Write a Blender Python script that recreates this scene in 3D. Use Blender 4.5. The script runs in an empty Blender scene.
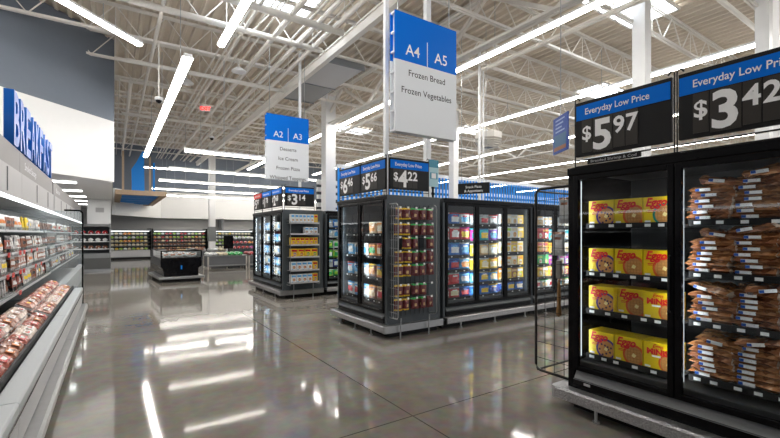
import bpy, math, random
from mathutils import Matrix, Vector
random.seed(7)
S = bpy.context.scene
COL = S.collection

# ---------------------------------------------------------------- camera, world, exposure
cam = bpy.data.cameras.new('camera'); co = bpy.data.objects.new('camera', cam); COL.objects.link(co)
cam.sensor_width = 36; cam.lens = 36*415/780; cam.shift_y = 15/780; cam.clip_start = 0.05; cam.clip_end = 300
co.location = (0, 0, 1.5); co.rotation_euler = (math.radians(90), 0, math.radians(-33.8))
S.camera = co
w = bpy.data.worlds.new('world'); S.world = w; w.use_nodes = True
w.node_tree.nodes['Background'].inputs[0].default_value = (0.93, 0.96, 1.0, 1)
w.node_tree.nodes['Background'].inputs[1].default_value = 0.45
S.view_settings.view_transform = 'Standard'; S.view_settings.look = 'None'
S.view_settings.gamma = 1; S.view_settings.use_curve_mapping = False
S.view_settings.exposure = 0.78
STRIP = 19.0      # radiance of the tube strips
SKY = 5.0         # radiance of the skylight diffusers
LED = 15.0         # radiance of the case LED strips
ROOF = 7.2

# ---------------------------------------------------------------- materials
MATS = {}
def mat(name, col, rough=0.5, metal=0.0, var=0.0, scale=6.0, bump=0.0, spec=0.5, coat=0.0):
    if name in MATS: return MATS[name]
    m = bpy.data.materials.new(name); m.use_nodes = True; nt = m.node_tree
    b = nt.nodes['Principled BSDF']
    b.inputs['Base Color'].default_value = (*col, 1); b.inputs['Roughness'].default_value = rough
    b.inputs['Metallic'].default_value = metal; b.inputs['Specular IOR Level'].default_value = spec
    if coat: b.inputs['Coat Weight'].default_value = coat; b.inputs['Coat Roughness'].default_value = 0.08
    if var or bump:
        tc = nt.nodes.new('ShaderNodeTexCoord'); nz = nt.nodes.new('ShaderNodeTexNoise')
        nz.inputs['Scale'].default_value = scale; nz.inputs['Detail'].default_value = 5
        nt.links.new(tc.outputs['Object'], nz.inputs['Vector'])
        if var:
            mx = nt.nodes.new('ShaderNodeMix'); mx.data_type = 'RGBA'
            mx.inputs[6].default_value = (*[max(0, c*(1-var)) for c in col], 1)
            mx.inputs[7].default_value = (*[min(1, c*(1+var)) for c in col], 1)
            nt.links.new(nz.outputs['Fac'], mx.inputs[0]); nt.links.new(mx.outputs[2], b.inputs['Base Color'])
        if bump:
            bp = nt.nodes.new('ShaderNodeBump'); bp.inputs['Strength'].default_value = bump; bp.inputs['Distance'].default_value = 0.01
            nt.links.new(nz.outputs['Fac'], bp.inputs['Height']); nt.links.new(bp.outputs[0], b.inputs['Normal'])
    MATS[name] = m; return m
def emis(name, col, s):
    if name in MATS: return MATS[name]
    m = bpy.data.materials.new(name); m.use_nodes = True; nt = m.node_tree
    nt.nodes.remove(nt.nodes['Principled BSDF'])
    e = nt.nodes.new('ShaderNodeEmission'); e.inputs[0].default_value = (*col, 1); e.inputs[1].default_value = s
    nt.links.new(e.outputs[0], nt.nodes['Material Output'].inputs[0]); MATS[name] = m; return m
def glass(name, tint=(1, 1, 1), ior=1.45, haze=0.0):
    m = bpy.data.materials.new(name); m.use_nodes = True; nt = m.node_tree
    nt.nodes.remove(nt.nodes['Principled BSDF'])
    t = nt.nodes.new('ShaderNodeBsdfTransparent'); t.inputs[0].default_value = (*tint, 1)
    g = nt.nodes.new('ShaderNodeBsdfGlossy'); g.inputs['Roughness'].default_value = 0.02; g.inputs[0].default_value = (0.9, 0.9, 0.9, 1)
    f0 = nt.nodes.new('ShaderNodeFresnel'); f0.inputs[0].default_value = ior
    ge = nt.nodes.new('ShaderNodeNewGeometry'); iv = nt.nodes.new('ShaderNodeMath'); iv.operation = 'SUBTRACT'; iv.inputs[0].default_value = 1.0; nt.links.new(ge.outputs['Backfacing'], iv.inputs[1])
    f = nt.nodes.new('ShaderNodeMath'); f.operation = 'MULTIPLY'; nt.links.new(f0.outputs[0], f.inputs[0]); nt.links.new(iv.outputs[0], f.inputs[1])
    mx = nt.nodes.new('ShaderNodeMixShader')
    nt.links.new(f.outputs[0], mx.inputs[0]); nt.links.new(t.outputs[0], mx.inputs[1]); nt.links.new(g.outputs[0], mx.inputs[2])
    out = mx
    if haze:
        d = nt.nodes.new('ShaderNodeBsdfDiffuse'); d.inputs[0].default_value = (0.75, 0.8, 0.82, 1)
        m2 = nt.nodes.new('ShaderNodeMixShader'); m2.inputs[0].default_value = haze
        nt.links.new(mx.outputs[0], m2.inputs[1]); nt.links.new(d.outputs[0], m2.inputs[2]); out = m2
    nt.links.new(out.outputs[0], nt.nodes['Material Output'].inputs[0]); MATS[name] = m; return m

def floor_mat():
    m = bpy.data.materials.new('polished_concrete'); m.use_nodes = True; nt = m.node_tree; N = nt.nodes.new; L = nt.links.new
    b = nt.nodes['Principled BSDF']; tc = N('ShaderNodeTexCoord')
    n1 = N('ShaderNodeTexNoise'); n1.inputs['Scale'].default_value = 0.55; n1.inputs['Detail'].default_value = 8; n1.inputs['Roughness'].default_value = 0.62
    n2 = N('ShaderNodeTexNoise'); n2.inputs['Scale'].default_value = 9; n2.inputs['Detail'].default_value = 8
    n3 = N('ShaderNodeTexNoise'); n3.inputs['Scale'].default_value = 1.6; n3.inputs['Detail'].default_value = 2
    for n in (n1, n2, n3): L(tc.outputs['Object'], n.inputs['Vector'])
    r = N('ShaderNodeValToRGB'); r.color_ramp.elements[0].position = 0.32; r.color_ramp.elements[0].color = (0.185, 0.169, 0.147, 1)
    r.color_ramp.elements[1].position = 0.68; r.color_ramp.elements[1].color = (0.285, 0.264, 0.235, 1)
    L(n1.outputs['Fac'], r.inputs[0])
    mx = N('ShaderNodeMix'); mx.data_type = 'RGBA'; mx.blend_type = 'OVERLAY'; mx.inputs[0].default_value = 0.35
    L(r.outputs[0], mx.inputs[6]); L(n2.outputs['Color'], mx.inputs[7])
    hs = N('ShaderNodeHueSaturation'); hs.inputs['Saturation'].default_value = 1.05; L(mx.outputs[2], hs.inputs['Color'])
    sx = N('ShaderNodeSeparateXYZ'); L(tc.outputs['Object'], sx.inputs[0]); ds = []
    for ax, off in ((0, 2.06), (1, 2.74)):
        a = N('ShaderNodeMath'); a.operation = 'SUBTRACT'; L(sx.outputs[ax], a.inputs[0]); a.inputs[1].default_value = off
        p = N('ShaderNodeMath'); p.operation = 'PINGPONG'; L(a.outputs[0], p.inputs[0]); p.inputs[1].default_value = 2.3
        c = N('ShaderNodeMath'); c.operation = 'LESS_THAN'; L(p.outputs[0], c.inputs[0]); c.inputs[1].default_value = 0.006; ds.append(c)
    mm = N('ShaderNodeMath'); mm.operation = 'MAXIMUM'; L(ds[0].outputs[0], mm.inputs[0]); L(ds[1].outputs[0], mm.inputs[1])
    m2 = N('ShaderNodeMix'); m2.data_type = 'RGBA'; L(mm.outputs[0], m2.inputs[0]); L(hs.outputs[0], m2.inputs[6]); m2.inputs[7].default_value = (0.07, 0.062, 0.055, 1)
    L(m2.outputs[2], b.inputs['Base Color'])
    mr = N('ShaderNodeMapRange'); mr.inputs[3].default_value = 0.04; mr.inputs[4].default_value = 0.10; L(n1.outputs['Fac'], mr.inputs[0]); L(mr.outputs[0], b.inputs['Roughness'])
    b.inputs['Specular IOR Level'].default_value = 0.5
    bp = N('ShaderNodeBump'); bp.inputs['Strength'].default_value = 0.075; bp.inputs['Distance'].default_value = 0.02; L(n3.outputs['Fac'], bp.inputs['Height']); L(bp.outputs[0], b.inputs['Normal'])
    return m

M = dict(
 floor=floor_mat(),
 deck=mat('deck_paint', (0.74, 0.66, 0.56), 0.6, var=0.06, scale=1.5),
 steel=mat('painted_steel', (0.84, 0.81, 0.76), 0.5, var=0.04),
 white=mat('white_paint', (0.86, 0.87, 0.88), 0.6, var=0.02),
 offw=mat('white_fascia', (0.88, 0.88, 0.87), 0.7, var=0.02),
 slate=mat('slate_wall_paint', (0.17, 0.20, 0.25), 0.75, var=0.04),
 grey=mat('grey_wall_paint', (0.42, 0.42, 0.415), 0.7, var=0.04),
 lgrey=mat('light_grey_enamel', (0.50, 0.50, 0.515), 0.45, var=0.03),
 mgrey=mat('mid_grey_enamel', (0.20, 0.21, 0.22), 0.4, var=0.04),
 char=mat('charcoal_enamel', (0.06, 0.073, 0.083), 0.38, var=0.06),
 black=mat('black_enamel', (0.004, 0.004, 0.005), 0.22, var=0.1, spec=0.16),
 mblack=mat('matt_black_plastic', (0.009, 0.009, 0.010), 0.5, var=0.1, spec=0.25),
 inner=mat('dark_liner', (0.035, 0.037, 0.04), 0.5),
 liner=mat('grey_liner', (0.16, 0.17, 0.175), 0.5),
 alu=mat('brushed_aluminium', (0.44, 0.45, 0.46), 0.3, 0.85, var=0.1, scale=14),
 plate=mat('tread_plate', (0.42, 0.42, 0.43), 0.3, 0.85, var=0.55, scale=75, bump=1.0),
 wire=mat('grey_wire', (0.42, 0.44, 0.46), 0.35, 0.4),
 bwire=mat('black_wire', (0.01, 0.01, 0.01), 0.4),
 blue=mat('sign_blue', (0.0, 0.17, 0.74), 0.5, spec=0.12),
 blue2=mat('deep_blue', (0.005, 0.07, 0.42), 0.45),
 blue3=mat('slat_blue', (0.01, 0.27, 0.85), 0.5, spec=0.3),
 swhite=mat('sign_white', (0.80, 0.83, 0.87), 0.45),
 ink=mat('dark_ink', (0.03, 0.035, 0.045), 0.6),
 card=mat('number_card', (0.022, 0.017, 0.013), 0.45),
 wood=mat('pale_wood', (0.50, 0.37, 0.26), 0.6, var=0.12, scale=12),
 pwhite=mat('print_white', (0.95, 0.95, 0.95), 0.5),
 red=mat('print_red', (0.70, 0.02, 0.02), 0.5),
 strip=emis('tube_glow', (1.0, 0.955, 0.89), STRIP),
 dimstrip=emis('slim_tube_glow', (1.0, 0.94, 0.85), STRIP*.45),
 troffer=emis('troffer_glow', (1.0, 0.98, 0.94), 6),
 sky=emis('skylight_glow', (0.86, 0.93, 1.0), SKY),
 ledge=emis('led_edge_glow', (0.9, 0.96, 1.0), 0.8),
 led=emis('led_glow', (0.93, 0.97, 1.0), LED),
 canopy_led=emis('canopy_glow', (0.97, 0.99, 1.0), 2.5),
)
M['glass'] = glass('clear_door_glass', (0.93, 0.95, 0.95))
M['eglass'] = glass('case_end_glass', (0.90, 0.94, 0.95), haze=0.13)
M['poly'] = glass('clear_film', (0.9, 0.9, 0.9))

# ---------------------------------------------------------------- mesh building
class MB:
    def __init__(s): s.v = []; s.f = []; s.m = []
    def _a(s, vs, fs, mi):
        k = len(s.v); s.v += [tuple(p) for p in vs]
        for f in fs: s.f.append(tuple(i+k for i in f)); s.m.append(mi)
        return s
    def box(s, x0, x1, y0, y1, z0, z1, mi=0):
        if x0 > x1: x0, x1 = x1, x0
        if y0 > y1: y0, y1 = y1, y0
        if z0 > z1: z0, z1 = z1, z0
        return s._a([(x0,y0,z0),(x1,y0,z0),(x1,y1,z0),(x0,y1,z0),(x0,y0,z1),(x1,y0,z1),(x1,y1,z1),(x0,y1,z1)],
             [(0,3,2,1),(4,5,6,7),(0,1,5,4),(1,2,6,5),(2,3,7,6),(3,0,4,7)], mi)
    def prism(s, pts, axis, a, b, mi=0):     # pts 2d; axis 'x': (y,z), 'y': (x,z), 'z': (x,y)
        def P(p, t): return {'x': (t, p[0], p[1]), 'y': (p[0], t, p[1]), 'z': (p[0], p[1], t)}[axis]
        n = len(pts); vs = [P(p, a) for p in pts] + [P(p, b) for p in pts]
        fs = [tuple(range(n))[::-1], tuple(range(n, 2*n))] + [(i, (i+1) % n, n+(i+1) % n, n+i) for i in range(n)]
        return s._a(vs, fs, mi)
    def bar(s, p, q, w, h=None, mi=0):
        p = Vector(p); q = Vector(q); d = (q-p).normalized(); h = h or w
        up = Vector((0,0,1)) if abs(d.z) < 0.95 else Vector((0,1,0))
        a = d.cross(up).normalized()*w/2; b = a.cross(d).normalized()*h/2
        vs = [p-a-b, p+a-b, p+a+b, p-a+b, q-a-b, q+a-b, q+a+b, q-a+b]
        return s._a(vs, [(0,3,2,1),(4,5,6,7),(0,1,5,4),(1,2,6,5),(2,3,7,6),(3,0,4,7)], mi)
    def tube(s, path, r, n=8, mi=0, closed=False):
        P = [Vector(p) for p in path]; rings = []
        for i, p in enumerate(P):
            if closed: d = (P[(i+1) % len(P)]-P[i-1])
            else: d = (P[min(i+1, len(P)-1)]-P[max(i-1, 0)])
            d.normalize(); up = Vector((0,0,1)) if abs(d.z) < 0.9 else Vector((0.3,1,0)).normalized()
            a = d.cross(up).normalized(); b = a.cross(d)
            rr = r[i] if isinstance(r, (list, tuple)) else r
            rings.append([p+(a*math.cos(2*math.pi*k/n)+b*math.sin(2*math.pi*k/n))*rr for k in range(n)])
        vs = [v for R in rings for v in R]; fs = []
        L = len(P)
        for i in range(L if closed else L-1):
            j = (i+1) % L
            for k in range(n): fs.append((i*n+k, i*n+(k+1) % n, j*n+(k+1) % n, j*n+k))
        if not closed: fs += [tuple(range(n))[::-1], tuple((L-1)*n+k for k in range(n))]
        return s._a(vs, fs, mi)
    def disc(s, c, r, n=18, mi=0, t=0.0006):  # disc facing -y
        vs = [(c[0]+r*math.cos(2*math.pi*k/n), c[1], c[2]+r*math.sin(2*math.pi*k/n)) for k in range(n)]
        return s.prism([(v[0], v[2]) for v in vs], 'y', c[1], c[1]+t, mi)
    def mesh(s, me, mx, mi=0):
        return s._a([mx @ v.co for v in me.vertices], [tuple(p.vertices) for p in me.polygons], mi)
    def me(s, name, mats, smooth=False):
        me = bpy.data.meshes.new(name); me.from_pydata(s.v, [], s.f)
        for m in mats: me.materials.append(M[m] if isinstance(m, str) else m)
        me.polygons.foreach_set('material_index', s.m)
        if smooth: me.polygons.foreach_set('use_smooth', [True]*len(me.polygons))
        me.update(); return me
    def build(s, name, mats, parent=None, bevel=0, smooth=False, loc=None, rz=0):
        if isinstance(mats, (str, bpy.types.Material)): mats = [mats]
        o = bpy.data.objects.new(name, s.me(name, mats, smooth)); COL.objects.link(o)
        if parent: o.parent = parent
        if loc: o.location = loc
        if rz: o.rotation_euler = (0, 0, rz)
        if bevel:
            b = o.modifiers.new('bevel', 'BEVEL'); b.width = bevel; b.segments = 2; b.limit_method = 'ANGLE'
        return o
def tag(o, label, cat, group=None, kind=None):
    o['label'] = label; o['category'] = cat
    if group: o['group'] = group
    if kind: o['kind'] = kind
    return o
def thing(name, label, cat, loc=(0,0,0), rz=0, group=None):
    o = bpy.data.objects.new(name, None); COL.objects.link(o); o.location = loc; o.rotation_euler = (0, 0, rz); o.empty_display_size = 0.2
    return tag(o, label, cat, group)
def struct(o): o['kind'] = 'structure'; return o
def put(name, me, loc, rot, label, cat, group=None):
    o = bpy.data.objects.new(name, me); COL.objects.link(o); o.location = loc
    o.rotation_euler = rot if isinstance(rot, tuple) else (0, 0, rot)
    return tag(o, label, cat, group)
TXT = {}
def text(s, size=1.0, bold=0.0, shear=0.0, ext=0.0):
    k = (s, bold, shear)
    if k not in TXT:
        c = bpy.data.curves.new('t', 'FONT'); c.body = s; c.size = 1; c.align_x = 'CENTER'; c.align_y = 'BOTTOM_BASELINE'
        c.offset = bold; c.shear = shear; c.resolution_u = 3; c.fill_mode = 'BOTH'
        o = bpy.data.objects.new('t', c); COL.objects.link(o); bpy.context.view_layer.update()
        TXT[k] = bpy.data.meshes.new_from_object(o.evaluated_get(bpy.context.evaluated_depsgraph_get())); bpy.data.objects.remove(o)
    return TXT[k]
def put_text(mb, s, x, y, z, size, mi, bold=0.0, shear=0.0, wide=None, t=0.0):
    """text standing in the local xz plane, read from -y"""
    me = text(s, 1, bold, shear); sx = size
    if wide:
        xs = [v.co.x for v in me.vertices]; sx = wide/(max(xs)-min(xs))
    mb.mesh(me, Matrix.Translation((x, y, z)) @ Matrix.Rotation(math.pi/2, 4, 'X') @ Matrix.Diagonal((sx, size, 1, 1)), mi)
ORD = ['first','second','third','fourth','fifth','sixth','seventh','eighth','ninth','tenth','eleventh','twelfth','thirteenth','fourteenth','fifteenth','sixteenth','seventeenth','eighteenth','nineteenth','twentieth']
def ordn(i):
    if i < 20: return ORD[i]
    tens = ['twent', 'thirt', 'fort', 'fift'][(i+1)//10-2]; u = (i+1) % 10
    return tens+'ieth' if u == 0 else tens+'y-'+ORD[u-1]

# ---------------------------------------------------------------- setting
struct(MB().box(-12, 46, -8, 34, -0.1, 0).build('floor', 'floor'))
c = MB(); pr = []; x = -12.0            # corrugated roof deck, ribs along y
prof = []
while x < 46:
    prof += [(x, ROOF+0.06), (x+0.10, ROOF+0.06), (x+0.13, ROOF-.03), (x+0.20, ROOF-.03), (x+0.23, ROOF+0.06)]; x += 0.26
n = len(prof)
vs = [(p[0], -8, p[1]) for p in prof] + [(p[0], 34, p[1]) for p in prof]
c._a(vs, [(i, i+1, n+i+1, n+i) for i in range(n-1)], 0); c.box(-12, 46, -8, 34, ROOF+0.1, ROOF+0.2)
struct(c.build('ceiling', 'deck'))
struct(MB().box(-12, 46, 31, 31.2, 0, 4.3, 0).box(-12, 46, 31, 31.2, 4.3, ROOF, 1).build('wall_back', ['grey', 'slate']))
struct(MB().box(45, 45.2, -8, 31, 0, ROOF).build('wall_right', 'offw'))
struct(MB().box(-2.3, -2.1, -8, 24, 0, 3.02).build('wall_left', 'grey'))
# diagonal bulkhead wall above the meat case: 45 degrees in plan, from (0.05, 14.65) towards (-1,-1)
o = MB().box(-18, 0, 0, 0.22, 3.03, 4.8, 0).box(-18, 0, 0, 0.22, 4.8, ROOF, 1).build('wall_bulkhead', ['white', 'slate'], loc=(0.05, 14.65, 0), rz=math.radians(45)); struct(o)
# dropped ceiling behind it
c = MB().prism([(0.0, 14.95), (0.0, 26.7), (2.5, 30.95), (-12, 30.95), (-12, 2.95)], 'z', 3.03, 3.10)
struct(c.build('ceiling_dropped', 'white'))
# fascia over the produce wall
f = MB().box(2.5, 16, 30.55, 30.98, 2.53, 4.18).prism([(-0.02, 26.6), (0.12, 26.55), (2.62, 30.55), (2.5, 30.98), (2.3, 30.98)], 'z', 2.53, 3.95)
struct(f.build('wall_fascia', 'offw'))
struct(MB().box(-0.06, 0.02, 14.98, 26.5, 3.10, 3.5).build('trim_1', 'grey'))
struct(MB().box(6.2, 6.3, 29.8, 30.95, 0, 2.53).box(10.4, 10.5, 29.8, 30.95, 0, 2.53).build('wall_recess', 'mgrey'))
# ceiling troffers in the dropped ceiling
TR = [15.3, 18.2, 20.9, 23.6, 26.3]
for i, y in enumerate(TR):
    for j, xx in enumerate((-1.25, -4.2)):
        if xx < -4 and i > 3: continue
        t = thing('ceiling_light', f'{ordn(i)} square troffer light from the bulkhead in the {"right" if j==0 else "left"} row of dropped ceiling', 'ceiling light', (xx, y, 3.03), 0, 'troffers in the dropped ceiling')
        MB().box(-.40, .40, -.30, .30, -.012, -.001).build('frame', 'white', t)
        MB().box(-.36, .36, -.26, .26, -.02, -.0125).build('diffuser', 'troffer', t)

# roof joists along x
def truss_mesh(L, top, bot, pitch, cw, ww):
    m = MB(); m.box(0, L, -cw, cw, top-.05, top, 0); m.box(0, L, -cw, cw, bot, bot+.05, 0); return m
def make_truss(name, label, cat, loc, rz, L, depth, pitch, cw, ww, group):
    t = thing(name, label, cat, loc, rz, group)
    a = MB().box(0, L, -cw, -.012, depth-.06, depth, 0); a.box(0, L, .012, cw, depth-.06, depth, 0); a.build('top_chord', 'steel', t)
    a = MB().box(0, L, -cw, -.012, 0, .06, 0); a.box(0, L, .012, cw, 0, .06, 0); a.build('bottom_chord', 'steel', t)
    wb = MB(); k = 0; x = 0.02
    while x+pitch < L:
        wb.bar((x, 0, .03), (x+pitch/2, 0, depth-.03), ww); wb.bar((x+pitch/2, 0, depth-.03), (x+pitch, 0, .03), ww)
        if k % 2 == 0: wb.bar((x+pitch/2, 0, .03), (x+pitch/2, 0, depth-.03), ww*.8)
        x += pitch; k += 1
    wb.build('web', 'steel', t); return t
def copy_tree(o, parent=None):
    c = o.copy(); COL.objects.link(c)
    if parent: c.parent = parent
    for ch in list(o.children): copy_tree(ch, c)
    return c
j0 = make_truss('roof_joist', 'white open-web roof joist, crossways, nearest to the camera side', 'roof joist', (-11.5, 10.4-1.83*9, 6.42), 0, 56, 0.74, 1.1, .05, .022, 'crossways roof joists')
for k in range(1, 22):
    y = 10.4+1.83*(k-9)
    if y > 30.5: break
    c = copy_tree(j0); c.location.y = y; c['label'] = f'white open-web roof joist, crossways, {ordn(k)} from the camera side'
# girders along y
g0 = make_truss('roof_girder', 'large white girder truss resting on the nearer row of columns', 'girder', (7.3, -6, 5.9), math.pi/2, 36.5, 1.2, 3.66, .11, .09, 'long roof girders')
g1 = copy_tree(g0); g1.location.x = 19.6; g1['label'] = 'large white girder truss far to the right over the store'
tag(MB().box(-.07, .07, -6, 30.6, 6.12, 6.34).box(-.11, .11, -6, 30.6, 6.32, 6.36).build('service_beam', 'steel', loc=(4.78, 0, 0)), 'long white service beam running front to back left of the girder', 'beam')
# hvac plenum panels beside the beam
t = thing('duct_plenum', 'flat grey sheet-metal plenum boxes under the roof behind the column', 'duct', (5.12, 12.3, 6.26))
MB().box(-.18, .95, -1.8, 0.05, 0, .14).build('plenum_box', 'lgrey', t, bevel=.01); MB().box(-.18, .95, .1, 1.8, 0, .14).build('plenum_box', 'mgrey', t, bevel=.01)
for yy in (-1.86, .05, 1.8): MB().box(-.22, .99, yy, yy+.05, -.02, .16).build('flange', 'mgrey', t)
# columns
def column(x, y, w, label, cover=None):
    t = thing('column', label, 'column', (x, y, 0), 0)
    MB().box(-w/2, w/2, -w/2, w/2, 0, 7.1).build('shaft', 'white', t, bevel=.01)
    MB().box(-w*.8, w*.8, -w*.8, w*.8, 7.1, 7.19).build('cap_plate', 'steel', t)
    if cover: MB().box(-w*.6, w*.6, -w*.6, w*.6, cover[0], cover[1]).build('cover', 'mgrey', t, bevel=.01)
column(7.3, 15.4, .44, 'thick white square column between the second and fourth aisle signs')
column(10.2, 4.75, .29, 'white square column rising behind the left price board of the nearest freezer')
column(5.15, 27.6, .36, 'distant white column with a grey wrap in the produce area', (1.05, 1.95))
column(12.2, 13.3, .30, 'white column with its foot hidden behind the middle freezers, right of the large aisle sign')
column(11.74, 2.97, .24, 'white column at the right edge behind the second price board')
def post(x, y, w, z0, label):
    tag(MB().box(-w/2, w/2, -w/2, w/2, z0, 6.9).build('service_post', 'white', loc=(x, y, 0), bevel=.006), label, 'post')
post(3.685, 5.62, .07, 2.10, 'slim white service post rising from freezer top behind the first of three price boards')
post(4.62, 5.72, .10, 2.10, 'slim white service post behind the 4.22 price board')
post(9.00, 8.70, .06, 0, 'slim white post beyond the middle freezer row, left one of a close pair')
post(9.16, 8.70, .04, 0, 'thin white conduit beyond the middle freezer row, right one of a close pair')
post(10.2, 2.4, .09, 2.0, 'thin white post at the far right behind the price boards')
post(4.62, 11.7, .07, 2.06, 'thin white post above the farthest freezer island')

# strip lights
def strip(a, b, z, label, group, roof=False, w=.15):
    a = Vector((a[0], a[1], 0)); b = Vector((b[0], b[1], 0)); d = b-a; L = d.length; ang = math.atan2(d.y, d.x)
    t = thing('strip_light', label, 'strip light', (a.x, a.y, z), ang, group)
    MB().box(0, L, -w*.45, w*.45, .05, .10).box(0, L, -w*.62, w*.62, .035, .05).build('housing', 'white', t)
    MB().prism([(-w/2, .035), (-w/2, .012), (-w*.3, -.012), (w*.3, -.012), (w/2, .012), (w/2, .035)], 'x', .01, L-.01).build('lens', 'dimstrip' if w < .06 else 'strip', t)
    k = 1.0
    while k < L:
        MB().bar((k, 0, .1), (k, 0, 6.42-z if not roof else ROOF-.04-z), .012).build('cable', 'wire', t); k += 3.66
s45 = math.sqrt(.5)
strip((.55, 11.46), (.55-7*s45*1.2, 11.46-7*s45*1.2), 5.95, 'strip light hung along the diagonal grey wall at upper left', 'strips')
strip((2.17, 1.0), (2.17, 10.55), 6.0, 'bright strip light at top of picture over the near aisle', 'strips')
strip((1.12, 8.1), (1.12, 19.4), 4.6, 'long strip light running away above the left aisle', 'strips')
for i, (X, Y0, Y1, lab) in enumerate([(7.75, -5, 29, 'long continuous strip light passing behind the nearest aisle sign'), (12.5, -5, 29, 'long continuous strip light above the price boards of the nearest freezer'),
                      (17.4, -5, 29, 'long continuous strip light over the slatted blue wall'), (23.5, -5, 29, 'distant continuous strip light next beyond the girder'), (29.5, -5, 29, 'distant strip light second beyond the far girder'), (35.5, -5, 29, 'farthest continuous strip light to the right')]):
    strip((X, Y0), (X, Y1), 5.9, lab, 'long strips', True)
for i, (Y, X0, X1) in enumerate([(12.23, 1.6, 4.4), (15.89, 1.6, 6.6), (19.55, 1.6, 7.4), (23.21, 1.6, 9.5), (26.87, 1.6, 14)]):
    strip((X0, Y), (X1, Y), 3.7, f'low crossways strip light over the left aisle, {["nearest","second","third","fourth","farthest"][i]} of the set', 'low crossways strips', w=.055)
strip((1.5, 28.2), (14, 28.2), 5.4, 'strip light washing the white fascia over the far produce wall', 'low crossways strips', w=.12)


# skylights
for x, y, lab in ((10.6, 5.2, 'skylight at top right beside the white column'), (16.4, 9.0, 'small-looking skylight just above the left price board'), (3.0, 9.6, 'skylight between the top strip light and the first beam'), (16.4, 16.3, 'far skylight over the blue slatted wall'), (22.5, 12.6, 'distant skylight beyond the far girder'), (10.6, 19.9, 'skylight deep in the store behind the thick column'), (27, 5.2, 'distant skylight at the right')):
    t = thing('skylight', lab, 'skylight', (x, y, ROOF-.02))
    fr = MB(); W, D = 2.4, 1.2
    for a in (-W/2, -W/6, W/6, W/2): fr.box(a-.03, a+.03, -D/2, D/2, -.06, 0)
    for a in (-D/2, D/2): fr.box(-W/2, W/2, a-.03, a+.03, -.06, 0)
    fr.build('frame', 'steel', t); MB().box(-W/2+.02, W/2-.02, -D/2+.02, D/2-.02, -.03, -.02).build('pane', 'sky', t)

# conduits, pipes
cx = [2.35, 2.5, 2.62, 2.85, 3.05, 3.3, 3.4, 3.75, 3.95, 4.2, 4.35, -2.6, -2.3, -2.05, -1.8, -1.2, -.9, -.3, .2, .5, .9, 8.4, 9.1, 9.3]
for i, x in enumerate(cx):
    r = random.choice([.018, .025, .025, .04, .055]); z = 6.42-r
    y0 = 16.2 if x < -1 else (15.2 if x < .6 else -5)
    tag(MB().tube([(0, y0 if x > .6 else 9.5, 0), (0, 30.6, 0)], r, 8).build('conduit', 'steel', loc=(x, 0, z)) if x > .6 else MB().tube([(0, 15.6+0.0, 0), (0, 30.6, 0)], r, 8).build('conduit', 'steel', loc=(x, 0, z)),
        f'white {"thick pipe" if r > .03 else "thin conduit"} under the roof joists, {ordn(sorted(cx).index(x))} from the left', 'conduit', 'conduits under the roof')
for (y, z, r, lab) in ((10.1, 6.33, .07, 'thick white pipe running crossways at upper left'), (8.9, 6.32, .08, 'insulated white duct pipe crossing behind the top strip light'), (3.2, 6.15, .05, 'white crossways pipe high at top right'), (13.0, 6.1, .06, 'white crossways pipe over the left aisle'), (18.8, 6.1, .06, 'white crossways pipe deep over the left aisle')):
    tag(MB().tube([(0.3, 0, 0), (26 if y < 5 else 4.6, 0, 0)], r, 10).build('pipe', 'steel', loc=(0, y, z), smooth=True), lab, 'pipe')
# exit sign, camera pendants, ceiling speakers
t = thing('exit_sign', 'small red and white exit sign hanging under the roof', 'sign', (2.75, 15.89, 5.85), math.radians(-20))
MB().box(-.18, .18, -.02, .02, 0, .22).build('housing', 'pwhite', t, bevel=.005)
e = MB(); put_text(e, 'EXIT', 0, -.0225, .045, .17, 0, bold=.03); e.build('lettering', emis('exit_red', (1, .03, .02), 2.5), t)
MB().bar((0, 0, .22), (0, 0, .6), .015).build('stem', 'steel', t)
for (x, y, z, L, lab) in ((1.0, 12.23, 4.93, 1.39, 'security camera dome on a long pendant at upper left'), (3.3, 17.72, 5.30, 1.02, 'security camera dome on a pendant left of the second aisle sign')):
    t = thing('camera_pendant', lab, 'security camera', (x, y, z))
    MB().tube([(0,0,.1), (0,0,.1+L)], .018).build('stem', 'steel', t)
    MB().tube([(0,0,.12), (0,0,.10), (0,0,.04), (0,0,.02)], [.03, .09, .10, .09], 14).build('housing', 'white', t, smooth=True)
    MB().tube([(0,0,.02), (0,0,-.03), (0,0,-.06)], [.075, .06, .02], 14).build('dome', 'black', t, smooth=True)
for (x, y, z, lab) in ((1.9, 14.06, 6.12, 'round white loudspeaker disc under the roof left of the exit sign'), (3.0, 12.23, 6.12, 'boxy white wireless unit on the joist below the top strip light')):
    t = thing('ceiling_speaker', lab, 'speaker', (x, y, z))
    MB().tube([(0,0,0), (0,0,.03), (0,0,.12)], [.2, .2, .08], 18).build('housing', 'white', t, smooth=True); MB().tube([(0,0,.12), (0,0,.3)], .015).build('stem', 'steel', t)

t = thing('unit_heater', 'white octagonal hanging air unit with louvres right of the large aisle sign', 'air unit', (11.3, 10.5, 4.62))
oc = [(.5*math.cos(math.pi/8+k*math.pi/4), .5*math.sin(math.pi/8+k*math.pi/4)) for k in range(8)]
MB().prism(oc, 'z', .30, .52).build('housing', 'steel', t)
for k in range(4): MB().prism([(p[0]*(1-.08*k), p[1]*(1-.08*k)) for p in oc], 'z', .22-.07*k, .24-.07*k).build('louvre', 'steel', t)
MB().box(-.12, .12, -.12, .12, .0, .299).build('core', 'mgrey', t)
for xx in (-.35, .35): MB().bar((xx, 0, .52), (xx, 0, ROOF-.04-4.62), .02).build('rod', 'steel', t)
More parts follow.
